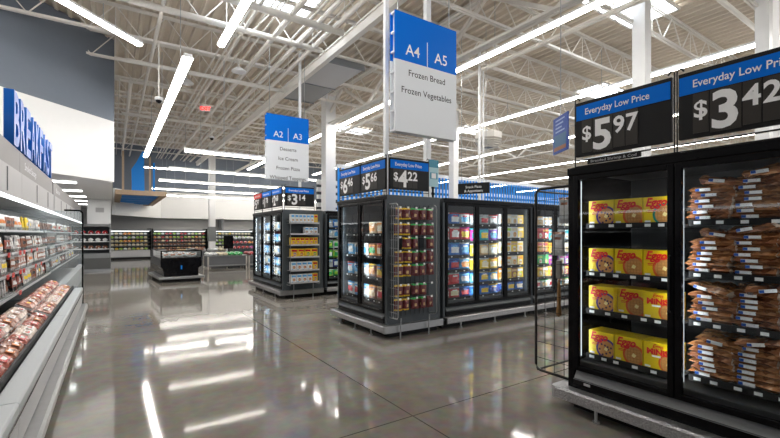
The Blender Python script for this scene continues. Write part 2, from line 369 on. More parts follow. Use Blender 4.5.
# ---------------------------------------------------------------- aisle signs
def aisle_sign(loc, left, right, lines, label):
    W, H, T, B = 1.22, 1.79, .14, .72
    t = thing('aisle_sign', label, 'sign', loc)
    f = MB()
    for y in (0, T-.02): f.box(0, W, y, y+.02, 0, H-B)
    f.build('white_panel', 'swhite', t)
    f = MB()
    for y in (0, T-.02): f.box(0, W, y, y+.02, H-B+.001, H)
    f.build('blue_panel', 'blue', t)
    fr = MB()
    for x0 in (.003, W-.033):
        for k in range(7): zz = k*(H-.03)/6; fr.box(x0, x0+.03, .021, T-.021, zz, zz+.03 if k < 6 else zz+.03)
    fr.box(.045, .06, .021, T-.021, .01, H-.01); fr.box(W-.06, W-.045, .021, T-.021, .01, H-.01)
    fr.box(.0601, W-.0601, .021, T-.021, .0, .015).box(.0601, W-.0601, .021, T-.021, H-.015, H)
    fr.build('frame', 'swhite', t)
    tx = MB(); y = -.002
    put_text(tx, left, W*.27, y, H-B+.10, .235, 0, bold=.004); put_text(tx, right, W*.73, y, H-B+.10, .235, 0, bold=.004)
    tx.box(W*.5-.006, W*.5+.006, y, y+.0015, H-B+.0, H-B+.38, 0)
    tx.build('aisle_number', 'pwhite', t)
    for i, l in enumerate(lines): tx = MB(); put_text(tx, l, W*.5, y, H-B-.26-i*.265 if len(lines) > 2 else H-B-.21-i*.27, .135, 0, bold=.006); tx.build('lettering', 'ink', t)
    
    for xx in (.1, W-.1): MB().bar((xx, T/2, H), (xx, T/2, ROOF-.04-loc[2]), .012).build('cable', 'wire', t)
aisle_sign((3.47, 5.05, 3.03), 'A4', 'A5', ['Frozen Bread', 'Frozen Vegetables'], 'large blue and white aisle sign listing frozen bread and vegetables')
aisle_sign((3.47, 11.2, 3.0), 'A2', 'A3', ['Desserts', 'Ice Cream', 'Frozen Pizza', 'Whipped Toppings'], 'farther blue and white aisle sign listing desserts, ice cream and pizza')
# small hanging signs
t = thing('hanging_sign', 'small black hanging sign with two lines of white text before the blue slats', 'sign', (8.35, 8.3, 2.62), math.radians(-62))
MB().box(-.45, .45, 0, .03, 0, .30).build('panel', 'mblack', t)
for tx_, zz in (('Snack Pizza', .16), ('& Appetizers', .05)): e = MB(); put_text(e, tx_, 0, -.003, zz, .10, 0); e.build('lettering', 'pwhite', t)
for xx in (-.35, .35): MB().bar((xx, .015, .3), (xx, .015, ROOF-2.62), .01).build('cable', 'wire', t)
t = thing('poster_sign', 'small pale teal poster panel right of the 4.22 price board', 'sign', (4.09, 5.02, 2.24))
MB().box(0, .19, 0, .012, .0, .42, 0).box(.0, .19, -.002, -.0005, .30, .42, 1).box(.02, .17, -.002, -.0005, .12, .22, 1).box(.05, .14, -.003, -.0021, .13, .21, 2).build('panel', [mat('pale_teal', (.45, .68, .74), .5), mat('teal', (.08, .32, .45), .5), 'pwhite'], t)
MB().box(.08, .11, .013, .03, -.17, .40).build('post', 'black', t)
t = thing('banner_sign', 'narrow-looking blue poster banner hanging left of the 5.97 price board', 'sign', (5.92, 3.98, 2.80), math.radians(-122))
MB().box(-.26, .26, 0, .02, 0, .58, 0).box(-.21, .21, -.003, -.001, .04, .29, 1).box(-.21, .21, -.006, -.0035, .04, .10, 2).build('panel', ['blue2', mat('poster_blue', (.04, .16, .34), .5), mat('poster_brown', (.35, .13, .06), .5)], t)
e = MB()
for i, (l, s) in enumerate((('Low prices', .075), ('every day', .06), ('on frozen', .06), ('favorites', .06))): e.box(-.16, .16-.05*(i % 3), -.004, -.001, .33+.06*(3-i), .352+.06*(3-i))
e.build('print', mat('poster_print', (.35, .5, .8), .5), t)
MB().bar((0, .01, .58), (0, .01, ROOF-.04-2.80), .01).build('cable', 'wire', t)

# ---------------------------------------------------------------- blue slatted facade
t = thing('slat_screen', 'wall screen of bright blue vertical slats above the middle freezers', 'screen', (7.0, 13.9, 0))
MB().box(0, 18, .1, .2, 3.96, 4.12).box(0, 18, .1, .2, 2.0, 2.1).build('rail', 'swhite', t)
sl = MB(); x = 0
while x < 18: sl.box(x, x+.085, .07, .10, 2.1, 3.97); x += .19
o = sl.build('slats', 'blue3', t); o['kind'] = 'stuff'
struct(MB().box(6.9, 25.1, 14.1, 14.3, 0, 2.0).build('wall_low', 'grey'))
t = thing('louvre_rack', 'white and dark horizontal shelving bands behind the blue slats', 'shelving', (7.0, 15.9, 0))
MB().box(0, 18, 0, .05, 0, 3.75).build('back_panel', 'char', t)
b = MB()
for z in (2.05, 2.35, 2.62, 2.95, 3.25, 3.55): b.box(0, 18, -.15, -.001, z, z+.17)
b.build('shelf_band', 'white', t)

# ---------------------------------------------------------------- price boards
def price_board(case, lx, label, dollars, cents, W=.72, red=False, dx=0.0, ly=.02, big=1.0, cards=True):
    H = .46
    loc = case['_o'] ; 
    t = thing('price_board', label, 'price sign', W2(case, lx, ly, 2.155), case['rz'])
    MB().box(0, W, 0, .03, 0, H).build('board', 'mblack', t, bevel=.004)
    MB().box(.008, W-.008, -.004, -.0005, H-.155, H-.03).build('header_strip', 'red' if red else 'blue', t)
    e = MB(); put_text(e, 'Everyday Low Price', W*.46, -.0065, H-.115, .072, 0, bold=.012, wide=W*.68); e.build('header_text', 'pwhite', t)
    dx -= .03; c = MB(); c.box(W*.12+dx, W*.24+dx, -.004, -.0005, .03, H-.16); c.box(W*.25+dx, W*.47+dx, -.004, -.0005, .02, H-.16); c.box(W*.48+dx, W*.60+dx, -.004, -.0005, .03, H-.16); c.box(W*.61+dx, W*.73+dx, -.004, -.0005, .03, H-.16)
    c.build('number_card', 'card', t)
    e = MB(); put_text(e, '$', W*.18+dx, -.0065, .135, .16, 0, bold=.018); put_text(e, dollars, W*.36+dx, -.0065, .045, .335, 0, bold=.028)
    put_text(e, cents[0], W*.54+dx, -.0065, .145, .18, 0, bold=.024); put_text(e, cents[1], W*.67+dx, -.0065, .145, .18, 0, bold=.024)
    e.build('price', 'pwhite', t)
    f = MB().tube([(-.012, .015, -.085), (-.012, .015, H+.03), (.01, .015, H+.045), (.03, .015, H+.02)], .006, 6).tube([(W+.012, .015, -.085), (W+.012, .015, H+.03), (W-.01, .015, H+.045), (W-.03, .015, H+.02)], .006, 6)
    f.bar((-.012, .015, -.03), (W+.012, .015, -.03), .01); f.build('hanger', 'bwire', t)
def W2(case, lx, ly, lz):
    o = case['_o']; c_, s_ = math.cos(case['rz']), math.sin(case['rz'])
    return (o[0]+lx*c_-ly*s_, o[1]+lx*s_+ly*c_, lz+o[2])

# ---------------------------------------------------------------- freezer cases
def freezer(loc, rz, n, dw, depth, label, shelves, post_l=.06, post_r=.06, H=2.07, bump_l=0.0, bump_r=0.0, side_l='char', side_r='char', liner='inner', textn=None, handles=True, tags=False):
    """front on local y=0 facing -y"""
    Wd = post_l+n*dw+post_r; t = thing('freezer_case', label, 'freezer', loc, rz)
    b = MB(); b.box(0, post_l, 0, depth, .12, H, 1); b.box(Wd-post_r, Wd, 0, depth, .12, H, 2)
    b.box(post_l, Wd-post_r, depth-.05, depth, .12, H, 0)
    b.box(post_l, Wd-post_r, .05, depth-.05, .12, .42, 0)           # tank floor
    b.box(post_l, Wd-post_r, .02, depth-.05, H-.05, H, 0)
    b.build('cabinet', [liner, side_l, side_r], t, bevel=.008)
    MB().box(post_l+.001, Wd-post_r-.001, .0, .05, 2.0, H+.005).box(0, Wd, -.012, -.001, 2.0, H-.005).build('header', 'black', t, bevel=.006)
    k = MB().prism([(-.015, .20), (-.015, .275), (.02, .335), (.045, .335), (.045, .20)], 'x', post_l+.001, Wd-post_r-.001)
    k.build('kick_panel', 'black', t, bevel=.006)
    MB().box(post_l, Wd-post_r, -.0165, -.0155, .268, .273).prism([(-.0155, .277), (.018, .3345), (.0185, .337), (-.0175, .279)], 'x', post_l+.01, Wd-post_r-.01).build('kick_trim', 'mgrey' if tags else 'char', t)
    MB().box(.02, Wd-.02, .06, depth-.05, 0.0, .118).build('plinth', 'mblack', t)
    bp = MB(); y0 = -.11
    x0 = -bump_l; x1 = Wd+bump_r
    bp.prism([(y0+.02, .09), (y0, .10), (y0, .175), (y0+.012, .19), (-.003, .19), (-.003, .178), (y0+.02, .178)], 'x', x0 if not bump_l else x0+.04, x1 if not bump_r else x1-.04, 0)
    if bump_l: bp.prism([(x0+.04, y0), (x0+.012, y0+.012), (x0, y0+.04), (x0, depth-.05), (-.003, depth-.05), (-.003, -.003), (x0+.04, -.003)], 'z', .09, .19, 1)
    if bump_r: bp.prism([(x1-.04, y0), (x1-.012, y0+.012), (x1, y0+.04), (x1, depth-.02), (Wd+.003, depth-.02), (Wd+.003, -.003), (x1-.04, -.003)], 'z', .09, .19, 1)
    bp.build('bumper', ['plate', 'alu'], t)
    for i in range(2+n//2):
        xx = .3+i*(Wd-.6)/(1+n//2)
        MB().tube([(xx, -.085, 0), (xx, -.085, .012)], .03, 12).tube([(xx, -.085, .012), (xx, -.085, .10)], .013, 10).build('leg', 'alu', t)
    for i in range(n):
        a = post_l+i*dw; b_ = a+dw
        d = MB(); fw = .045; z0, z1 = .35, 1.995
        d.box(a+.004, a+fw, -.02, .02, z0, z1); d.box(b_-fw, b_-.004, -.02, .02, z0, z1); d.box(a+fw, b_-fw, -.02, .02, z0, z0+.04); d.box(a+fw, b_-fw, -.02, .02, z1-.04, z1)
        dr = d.build('door', 'black', t, bevel=.004)
        MB().box(a+fw+.001, b_-fw-.001, -.006, .0, z0+.041, z1-.041).build('glass', 'glass', dr)
        if handles: MB().tube([(b_-.025, -.02, .95), (b_-.025, -.045, .97), (b_-.025, -.045, 1.33), (b_-.025, -.02, 1.35)], .007, 8).build('handle', 'mblack', dr)
        for xx, sg in ((a+.028, 1), (b_-.028, -1)):
            MB().box(xx-.024*(sg > 0), xx+.024*(sg < 0), .05, .060, .42, 1.98).build('mullion', 'mblack', t)
            MB().box(xx-.020*sg, xx-.008*sg, .0605, .0635, .46, 1.95).build('light_strip', 'led', t)
            if tags: MB().box(xx+.0005*sg, xx+.004*sg, .0505, .0575, .46, 1.95).build('light_strip', 'ledge', t)
        sz = shelves[i % len(shelves)]
        for z in sz:
            s = MB().box(a+.04, b_-.04, .13, depth-.06, z-.022, z-.004).build('shelf', 'mgrey', t)
            r = MB().box(a+.04, b_-.04, .112, .129, z-.032, z+.012, 0); xx = a+.07
            while xx < b_-.12: r.box(xx, xx+(.042 if tags else .03), .1095, .1115, z-.022, z+(.0 if tags else -.006), 1); xx += random.uniform(.09, .17) if tags else random.uniform(.14, .26)
            r.build('price_rail', ['mblack', 'pwhite'], s)
    return dict(_o=loc, rz=rz, t=t, W=Wd, n=n, dw=dw, pl=post_l, sz=shelves, depth=depth)
R90 = -math.pi/2
NEAR = freezer((3.28, 2.13, 0), R90, 3, .765, 1.0, 'nearest black glass-door freezer case holding yellow waffle boxes and brown bags',
   [[1.578, 1.172, .853, .47], [1.59, 1.225, .885, .50], [1.59, 1.2, .88, .5]], bump_l=.10, side_l='black', tags=True)
MIDE = freezer((3.28, 6.55, 0), R90, 2, .72, 1.0, 'middle end-cap freezer case with two glass doors below the 6.46 board',
   [[1.5, 1.15, .82, .47]], bump_r=.10, bump_l=.1, post_l=.065, post_r=.065)
BACE = freezer((3.28, 11.80, 0), R90, 3, .77, 1.0, 'farthest end-cap freezer case with three glass doors by the produce area',
   [[1.6, 1.3, 1.0, .72, .46]], bump_r=.10, bump_l=.1, post_l=.07, post_r=.07, liner='liner')
MS = [[1.66, 1.40, 1.14, .90, .66, .44], [1.66, 1.38, 1.12, .88, .66, .44], [1.68, 1.42, 1.16, .92, .68, .46]]
MR1 = freezer((4.34, 4.98, 0), 0, 3, .70, .74, 'middle freezer run section nearest the hanging rack, full of blue and yellow bags', MS, post_l=.05, post_r=.03)
MR2 = freezer((6.525, 4.98, 0), 0, 3, .70, .74, 'middle freezer run section seen through the black wire rack', MS, post_l=.03, post_r=.05)
BR = freezer((4.36, 9.37, 0), 0, 3, .70, .74, 'far freezer run section glimpsed between the two end-cap islands', MS, post_l=.05, post_r=.05)
# branded plate on the nearest kick panel
e = MB(); e.box(.06, .15, -.018, -.0165, .235, .262, 0); e.box(.155, .21, -.018, -.0165, .238, .259, 1)
o = e.build('name_plate', ['mblack', 'lgrey'], NEAR['t'])
# end panels of the islands facing the aisle are the case sides; charcoal cladding with trim
for cs, y, lab in ((MIDE, 4.98, 'mid'), (BACE, 9.35, 'far')):
    pass
price_board(NEAR, .06, 'price board reading 5.97 on top of the nearest freezer', '5', '97', W=.735)
price_board(NEAR, .835, 'price board reading 3.42 at the right edge of the picture', '3', '42', W=.75, dx=.03)
price_board(NEAR, 1.62, 'price board reading 4.98 beyond the right edge of the picture', '4', '98', W=.75)
price_board(MIDE, .03, 'price board reading 6.46 on the left of the middle freezer island', '6', '46', W=.72)
price_board(MIDE, .78, 'price board reading 5.66 beside the corner of the middle island', '5', '66', W=.72)
ME = dict(_o=(3.30, 4.99, 0), rz=0); BE = dict(_o=(3.30, 9.37, 0), rz=0)
price_board(ME, .04, 'price board reading 4.22 above the hanging meat snack rack', '4', '22', W=.72, ly=0)
price_board(BACE, .02, 'red-headed price board at the far left of the farthest island', '5', '97', W=.72, red=True)
price_board(BACE, .80, 'middle price board of the row on the farthest freezer island', '1', '78', W=.72)
price_board(BACE, 1.58, 'third price board of the row on the farthest island, reading 2', '2', '68', W=.72)
price_board(BE, .04, 'price board reading 3.14 above the shelf rack of cone boxes', '3', '14', W=.72, ly=0)
# small black caption strip under the 5.97 board
t = thing('caption_strip', 'small black caption strip below the 5.97 price board', 'sign', W2(NEAR, .17, .012, 2.082), R90)
MB().box(0, .42, 0, .012, 0, .04).build('strip', 'mblack', t); e = MB(); put_text(e, 'Breaded Shrimp & Cod', .21, -.002, .01, .03, 0, wide=.36); e.build('lettering', 'lgrey', t)

# ---------------------------------------------------------------- products: protos
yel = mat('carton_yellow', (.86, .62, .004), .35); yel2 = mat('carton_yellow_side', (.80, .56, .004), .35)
purple = mat('ring_purple', (.06, .015, .20), .4); orange = mat('ring_orange', (.72, .11, .015), .4); teal = mat('ring_teal', (.0, .25, .18), .4)
tan = mat('waffle_tan', (.60, .27, .07), .6, var=.3, scale=90); berry = mat('berry_dark', (.05, .015, .05), .4); butter = mat('butter', (.95, .80, .35), .4); egored = mat('script_red', (.72, .01, .01), .4)
def waffle_box(ring, kind):
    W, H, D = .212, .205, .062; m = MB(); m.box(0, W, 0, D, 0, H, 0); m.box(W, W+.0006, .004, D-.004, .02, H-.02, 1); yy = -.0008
    # clipped disc for the waffle at lower right
    def cdisc(cx, cz, r, mi, y):
        pts = []
        for k in range(40):
            a = 2*math.pi*k/40; pts.append((min(W, cx+r*math.cos(a)), max(0.0, cz+r*math.sin(a))))
        q = [pts[0]]
        for p in pts[1:]:
            if (p[0]-q[-1][0])**2+(p[1]-q[-1][1])**2 > 1e-9: q.append(p)
        m.prism(q, 'y', y, y+.0006, mi)
    cx, cz, r = (.150, .070, .085) if kind != 'minis' else (.175, .06, .07)
    cdisc(cx, cz, r, 2, yy-.0002); cdisc(cx, cz, r*.80, 3, yy-.001)
    if ring == 'p':
        for k in range(9):
            a = k*2.4; rr = .02+.042*((k*37) % 10)/10; m.disc((cx+rr*math.cos(a), yy-.0018, max(.012, cz+rr*math.sin(a))), .009, 9, 4)
    else:
        for k in range(-2, 3):
            m.box(cx+k*.024-.002, cx+k*.024+.002, yy-.0018, yy-.001, max(.004, cz-r*.6), cz+r*.6, 8); 
            if cz+k*.024 > .01: m.box(cx-r*.6, min(W, cx+r*.6), yy-.0018, yy-.001, cz+k*.024-.002, cz+k*.024+.002, 8)
    m.prism([(cx-.016, cz-.006), (cx+.006, cz-.018), (cx+.02, cz+.004), (cx-.004, cz+.018)], 'y', yy-.003, yy-.001, 5)
    if kind == 'minis':
        put_text(m, 'Eggo', .10, yy-.0012, .165, .042, 6, bold=.02, shear=.35, wide=.075); put_text(m, 'MiNiS', .10, yy-.0012, .115, .06, 6, bold=.05, wide=.155); m.box(.06, .12, yy-.001, yy, .095, .108, 7)
    else:
        put_text(m, 'Eggo', .088, yy-.0035, .135, .088, 6, bold=.035, shear=.3, wide=.15)
        m.box(.03, .09, yy-.0006, yy, .098, .104, 6); m.box(.03, .075, yy-.0006, yy, .088, .092, 6)
    m.box(.01, .05, yy-.0006, yy, .012, .026, 7)
    rc = {'p': purple, 'o': orange, 't': teal}[ring]
    return m.me('waffle_carton', [yel, yel2, rc, tan, berry, butter, egored, 'pwhite', mat('waffle_line', (.45, .2, .04), .6)])
WB = {'p': waffle_box('p', ''), 'o': waffle_box('o', ''), 't': waffle_box('t', ''), 'm': waffle_box('o', 'minis')}
def pillow(W, D, T, mats, label_rect=None, crimp=True, seed=0, nx=12, ny=8, end_mi=0, wr=.12, pw=3.0):
    """flat pillow bag lying in xy, W along x, thickness T"""
    rnd = random.Random(seed); m = MB()
    def prof(u): return max(0.0, 1-abs(2*u-1)**pw)**.6
    top, bot = [], []
    ph = rnd.uniform(0, 6); ph2 = rnd.uniform(0, 6)
    for j in range(ny+1):
        for i in range(nx+1):
            u, v = i/nx, j/ny
            h = prof(u)*prof(v)*T/2*(1+wr*math.sin(9*u+ph+3*v)+wr*math.sin(14*v+ph2-5*u)+rnd.uniform(-wr, wr)*.7)
            wx = W*(u-.5)*(1-.05*math.sin(math.pi*v)); wy = D*(v-.5)*(1+.03*math.sin(17*u+ph))
            e = .003
            top.append((wx, wy, T/2+h+e*.3)); bot.append((wx, wy, max(0.0, T/2-h-e*.3)))
    N = (nx+1)*(ny+1); q = []; mi = []
    for j in range(ny):
        for i in range(nx):
            a = j*(nx+1)+i; q.append((a, a+1, a+nx+2, a+nx+1)); 
            k = 0
            if crimp and i >= nx-1: k = end_mi
            mi.append(k); 
    for f, k in zip(q, mi): m._a([], [], 0); 
    k0 = len(m.v); m.v += top+bot
    for f, k in zip(q, mi):
        m.f.append(tuple(x+k0 for x in f)); m.m.append(k); m.f.append(tuple(x+k0+N for x in f[::-1])); m.m.append(k)
    # rim
    rim = [i for i in range(nx+1)] + [j*(nx+1)+nx for j in range(1, ny+1)] + [ny*(nx+1)+i for i in range(nx-1, -1, -1)] + [j*(nx+1) for j in range(ny-1, 0, -1)]
    for a, b in zip(rim, rim[1:]+rim[:1]): m.f.append((k0+b, k0+a, k0+a+N, k0+b+N)); m.m.append(0)
    return m
def pieces(name, c1, c2, c3):
    m = mat(name, c2, .22, bump=.6, scale=40, coat=.6); nt = m.node_tree; b = nt.nodes['Principled BSDF']
    tc = nt.nodes.new('ShaderNodeTexCoord'); v = nt.nodes.new('ShaderNodeTexVoronoi'); v.inputs['Scale'].default_value = 42
    mp = nt.nodes.new('ShaderNodeMapping'); mp.inputs['Scale'].default_value = (.5, 1, 1.6); r = nt.nodes.new('ShaderNodeValToRGB')
    r.color_ramp.elements[0].color = (*c1, 1); r.color_ramp.elements[1].color = (*c3, 1); e = r.color_ramp.elements.new(.5); e.color = (*c2, 1); r.color_ramp.elements[0].position = .15; r.color_ramp.elements[-1].position = .9
    nt.links.new(tc.outputs['Object'], mp.inputs[0]); nt.links.new(mp.outputs[0], v.inputs['Vector']); nt.links.new(v.outputs['Color'], r.inputs[0]); nt.links.new(r.outputs[0], b.inputs['Base Color'])
    return m
# brown bags: pillow with printed label on the front rounded edge
bagm = [pieces('bag_brown_a', (.16, .055, .02), (.40, .165, .06), (.66, .36, .17)), mat('bag_clear_end', (.50, .40, .32), .2, var=.4, scale=60, bump=.5), 'pwhite', mat('label_blue', (.01, .09, .45), .4)]
bagm2 = [pieces('bag_brown_b', (.12, .04, .02), (.32, .12, .05), (.55, .28, .15))]+bagm[1:]
BAGS = []
for s in range(6):
    m = pillow(.268, .32, .052, None, seed=s, end_mi=1, wr=.22, nx=18, ny=9, pw=9.0)
    x0 = -.09+.012*(s % 3); m.box(x0, x0+.085, -.1645, -.150, .014, .034, 2); m.box(x0, x0+.024, -.166, -.1646, .015, .033, 3)
    for k in range(7):  # food pieces bulging under the film
        pass
    BAGS.append(m.me('frozen_bag', bagm if s % 2 else bagm2, smooth=False))
# upright pouches and cartons in many colours
def col(nm, c): return mat('pack_'+nm, c, .32, var=.25, scale=30, coat=.3)
PC = dict(blue=col('blue', (.02, .16, .55)), navy=col('navy', (.01, .03, .25)), sky=col('sky', (.10, .40, .75)), red=col('red', (.55, .02, .03)), yellow=col('yellow', (.85, .55, .03)), cream=col('cream', (.75, .66, .45)),
   white=col('white', (.75, .77, .78)), green=col('green', (.03, .45, .10)), orange=col('orange', (.80, .28, .03)), teal=col('teal', (.0, .42, .48)), purple=col('purple', (.22, .05, .50)), magenta=col('magenta', (.60, .03, .35)), brown=col('brown', (.25, .09, .04)), lime=col('lime', (.35, .6, .05)), silver=col('silver', (.45, .48, .50)), tan=col('tan', (.62, .40, .18)))
PM = {}
def pouch(c1, c2, c3, W, H, T=.06, seed=0):
    k = ('p', c1, c2, c3, W, H, seed)
    if k in PM: return PM[k]
    m = pillow(W*1.06, H, T, None, seed=seed+11, crimp=False, nx=8, ny=9, wr=.22, pw=6.0)
    # stand it up: (x,y,z)->(x, z, y+H/2)
    m.v = [(x, z-T, y+H/2) for x, y, z in m.v]
    # print: colour bands by face height
    for i, f in enumerate(m.f):
        z = sum(m.v[v][2] for v in f)/len(f)/H; x = sum(m.v[v][0] for v in f)/len(f)/W
        m.m[i] = 1 if (.25 < z < .62 and -.36 < x < .40) else (2 if z > .84 or (.66 < z < .78 and -.3 < x < .3) else 0)
    PM[k] = m.me('pouch', [PC[c1], PC[c2], PC[c3]]); return PM[k]
def carton(c1, c2, c3, W, H, D=.05):
    k = ('c', c1, c2, c3, W, H)
    if k in PM: return PM[k]
    m = MB().box(-W/2, W/2, -D, 0, 0, H, 0); y = -D-.0006
    m.box(-W*.42, W*.42, y, y+.0005, H*.66, H*.88, 2); m.disc((W*.06, y-.0006, H*.34), min(W, H)*.27, 16, 1); m.box(-W*.42, -W*.1, y, y+.0005, H*.06, H*.13, 2)
    m.box(-W*.2, W*.25, y-.0014, y-.0007, H*.22, H*.42, 3)
    PM[k] = m.me('carton', [PC[c1], PC[c2], PC[c3], PC['tan']]); return PM[k]
CN = dict(sky='light blue', tan='tan', cream='cream', lime='lime green')
def cname(c): return CN.get(c, c)

# nearest freezer, door one: waffle cartons
rows = [(1.578, ['p', 'o', 't'], 'top'), (1.172, ['p', 'o', 'o'], 'second'), (.853, ['p', 'o', 'm'], 'third'), (.47, ['p', 'o', 'm'], 'bottom')]
desc = {'p': 'purple-ringed blueberry', 'o': 'orange-ringed', 't': 'teal-ringed', 'm': 'mini'}
pos = ['left', 'middle', 'right']
for z, ks, rn in rows:
    for i, k in enumerate(ks):
        lx = .105+i*.222
        for dpt in range(3 if rn in ('bottom', 'third') else 2):
            if rn == 'third' and i == 1: off = .045
            else: off = 0
            a = W2(NEAR, lx, .145+off+dpt*.068, z)
            put('waffle_carton', WB[k], a, (0, 0, R90+random.uniform(-.02, .02)), f'yellow {desc[k]} waffle carton, {pos[i]} of {rn} shelf, {["front","second","third"][dpt]} in its file', 'carton', 'yellow waffle cartons')
# door two and three: stacks of brown bags
for dr in (1, 2):
    for si, z in enumerate(NEAR['sz'][dr]):
        nb = [6, 6, 5, 6][si] if dr == 1 else 4
        for cidx in range(3):
            lx = .06+dr*.765+.160+cidx*.236
            zz = z
            for k in range(nb+(cidx == 1)):
                ang = random.uniform(-.13, .13)
                a = W2(NEAR, lx+random.uniform(-.008, .008), .295+random.uniform(-.012, .012)+(cidx % 2)*.01, zz)
                put('frozen_bag', BAGS[random.randrange(6)], a, (0, 0, R90+ang), f'brown bag, {ordn(k)} from bottom of {pos[cidx]} stack, {["top","second","third","bottom"][si]} shelf, {"second" if dr==1 else "third"} freezer door', 'frozen food bag', 'stacked brown frozen bags')
                zz += .0385
            if cidx != 2 and dr == 1:
                a = W2(NEAR, lx+.03, .26, zz+.012)
                put('frozen_bag', BAGS[random.randrange(6)], a, (random.uniform(-.04, .04), random.uniform(.12, .2)*(-1)**cidx, R90+random.uniform(-.5, .5)), f'crooked brown bag thrown on top of the {pos[cidx]} stack, {["top","second","third","bottom"][si]} shelf', 'frozen food bag', 'stacked brown frozen bags')

# generic stocking of a case door
def stock(case, d, plan, where, wd=.135, back=False):
    """plan: list per shelf of lists (kind, c1, c2, c3, W, H)"""
    for si, (z, items) in enumerate(zip(case['sz'][d % len(case['sz'])], plan)):
        if not items: continue
        x0 = case['pl']+d*case['dw']+.005; x1 = case['pl']+(d+1)*case['dw']-.005; tot = sum(it[4] for it in items); gap = max(.002, (x1-x0-tot)/(len(items)))
        x = x0+gap/2
        for i, (kd, c1, c2, c3, Wd, H) in enumerate(items):
            me = pouch(c1, c2, c3, Wd, H, seed=i % 3) if kd == 'p' else carton(c1, c2, c3, Wd, H)
            a = W2(case, x+Wd/2, .20+random.uniform(0, .012), z)
            put('frozen_pouch' if kd == 'p' else 'food_carton', me, a, (0, 0, case['rz']+random.uniform(-.05, .05)),
                f'{cname(c1)} and {cname(c2)} {"pouch" if kd=="p" else "carton"}, {ordn(i)} along {ordn(si)} shelf, {where}', 'frozen food', 'frozen goods behind freezer glass')
            x += Wd+gap
def P(*a, W=.218, H=.19): return [('p', *x.split(','), W, round(min(.215, H*1.14), 3)) for x in a]
def K(*a, W=.168, H=.16): return [('c', *x.split(','), W, round(min(.212, H*1.12), 3)) for x in a]
w1 = 'first door of middle freezer run'
stock(MR1, 0, [P('navy,blue,white', 'blue,white,red', 'white,sky,red', H=.17), P('white,red,red', 'red,white,white', 'red,yellow,magenta', H=.20), P('blue,white,navy', 'blue,white,sky', 'blue,sky,white', H=.20),
   P('blue,yellow,white', 'navy,red,blue', 'sky,orange,white', H=.17), P('red,white,green', 'red,red,white', 'sky,white,blue', H=.17), P('brown,white,magenta', 'red,cream,white', 'navy,red,blue', H=.15)], w1)
stock(MR1, 1, [P('silver,white,red', 'silver,red,white', 'silver,white,red', H=.16), P('magenta,teal,teal', 'teal,yellow,sky', 'purple,sky,white', H=.20)+[], P('yellow,cream,white', 'tan,cream,silver', 'cream,white,yellow', H=.19),
   P('yellow,yellow,cream', 'yellow,cream,white', 'yellow,cream,orange', H=.17), P('sky,cream,blue', 'blue,yellow,cream', 'sky,cream,yellow', H=.16), P('blue,sky,white', 'blue,yellow,navy', 'blue,navy,yellow', H=.15)], 'second door of middle freezer run')
stock(MR1, 2, [K('white,orange,cream', 'cream,tan,white', 'white,tan,cream', 'yellow,cream,tan'), K('white,orange,cream', 'white,tan,lime', 'white,orange,cream', 'yellow,tan,cream', H=.2), K('cream,lime,white', 'white,yellow,orange', 'yellow,white,tan', 'cream,orange,yellow', H=.18),
   K('cream,orange,white', 'cream,white,orange', 'cream,orange,white', 'yellow,white,orange', H=.16), K('orange,cream,white', 'yellow,tan,cream', 'brown,yellow,tan', 'yellow,lime,white', H=.17), P('navy,blue,white', 'blue,yellow,navy', 'blue,cream,navy', H=.14)], 'third door of middle freezer run')
stock(MR2, 0, [K('cream,yellow,white', 'tan,cream,yellow', 'tan,cream,white', 'silver,white,tan'), K('yellow,cream,lime', 'cream,tan,yellow', 'red,white,red', 'red,white,orange', H=.2), K('yellow,green,cream', 'tan,lime,yellow', 'orange,yellow,red', 'orange,tan,red', H=.18),
   K('green,white,lime', 'green,lime,white', 'green,white,lime', 'green,lime,green', H=.17), K('cream,yellow,white', 'brown,tan,cream', 'yellow,cream,orange', 'tan,yellow,white', H=.17), P('tan,blue,white', 'white,red,cream', 'white,tan,green', H=.14)], 'fourth door of middle freezer run')
stock(MR2, 1, [K('silver,white,tan', 'silver,tan,white', 'white,silver,tan', 'cream,white,tan'), K('teal,silver,white', 'silver,teal,white', 'white,teal,silver', 'silver,white,teal', H=.2), K('yellow,cream,orange', 'cream,yellow,orange', 'orange,white,cream', 'cream,tan,white', H=.18),
   K('magenta,purple,white', 'magenta,white,purple', 'white,cream,magenta', 'purple,white,magenta', H=.17), K('yellow,red,cream', 'red,white,yellow', 'cream,red,white', 'red,cream,yellow', H=.17), P('white,red,cream', 'white,teal,red', 'tan,white,green', H=.14)], 'fifth door of middle freezer run')
stock(MR2, 2, [K('white,red,tan', 'red,tan,white', 'white,red,tan', 'cream,red,tan')]*6, 'sixth door of middle freezer run')
stock(MIDE, 0, [[], P('sky,white,silver', 'white,sky,silver', 'silver,sky,white', H=.18), P('sky,white,red', 'white,sky,blue', 'silver,white,sky', H=.18), P('white,red,sky', 'sky,red,white', 'silver,white,sky', H=.2)], 'left door of middle end-cap')
stock(MIDE, 1, [P('tan,orange,cream', 'orange,cream,tan', 'cream,tan,red', H=.17), P('orange,green,brown', 'orange,cream,red', 'tan,orange,lime', H=.18), P('brown,orange,yellow', 'orange,yellow,sky', 'brown,orange,cream', H=.18), P('brown,tan,orange', 'brown,red,tan', 'brown,tan,white', H=.2)], 'right door of middle end-cap')
for d in range(3):
    stock(BACE, d, [P(*(('sky,white,silver', 'white,sky,silver', 'silver,cream,white') if (d+q) % 2 else ('white,sky,silver', 'sky,silver,white', 'sky,white,blue')), H=.18) for q in range(5)], f'{["left","middle","right"][d]} door of farthest end-cap')
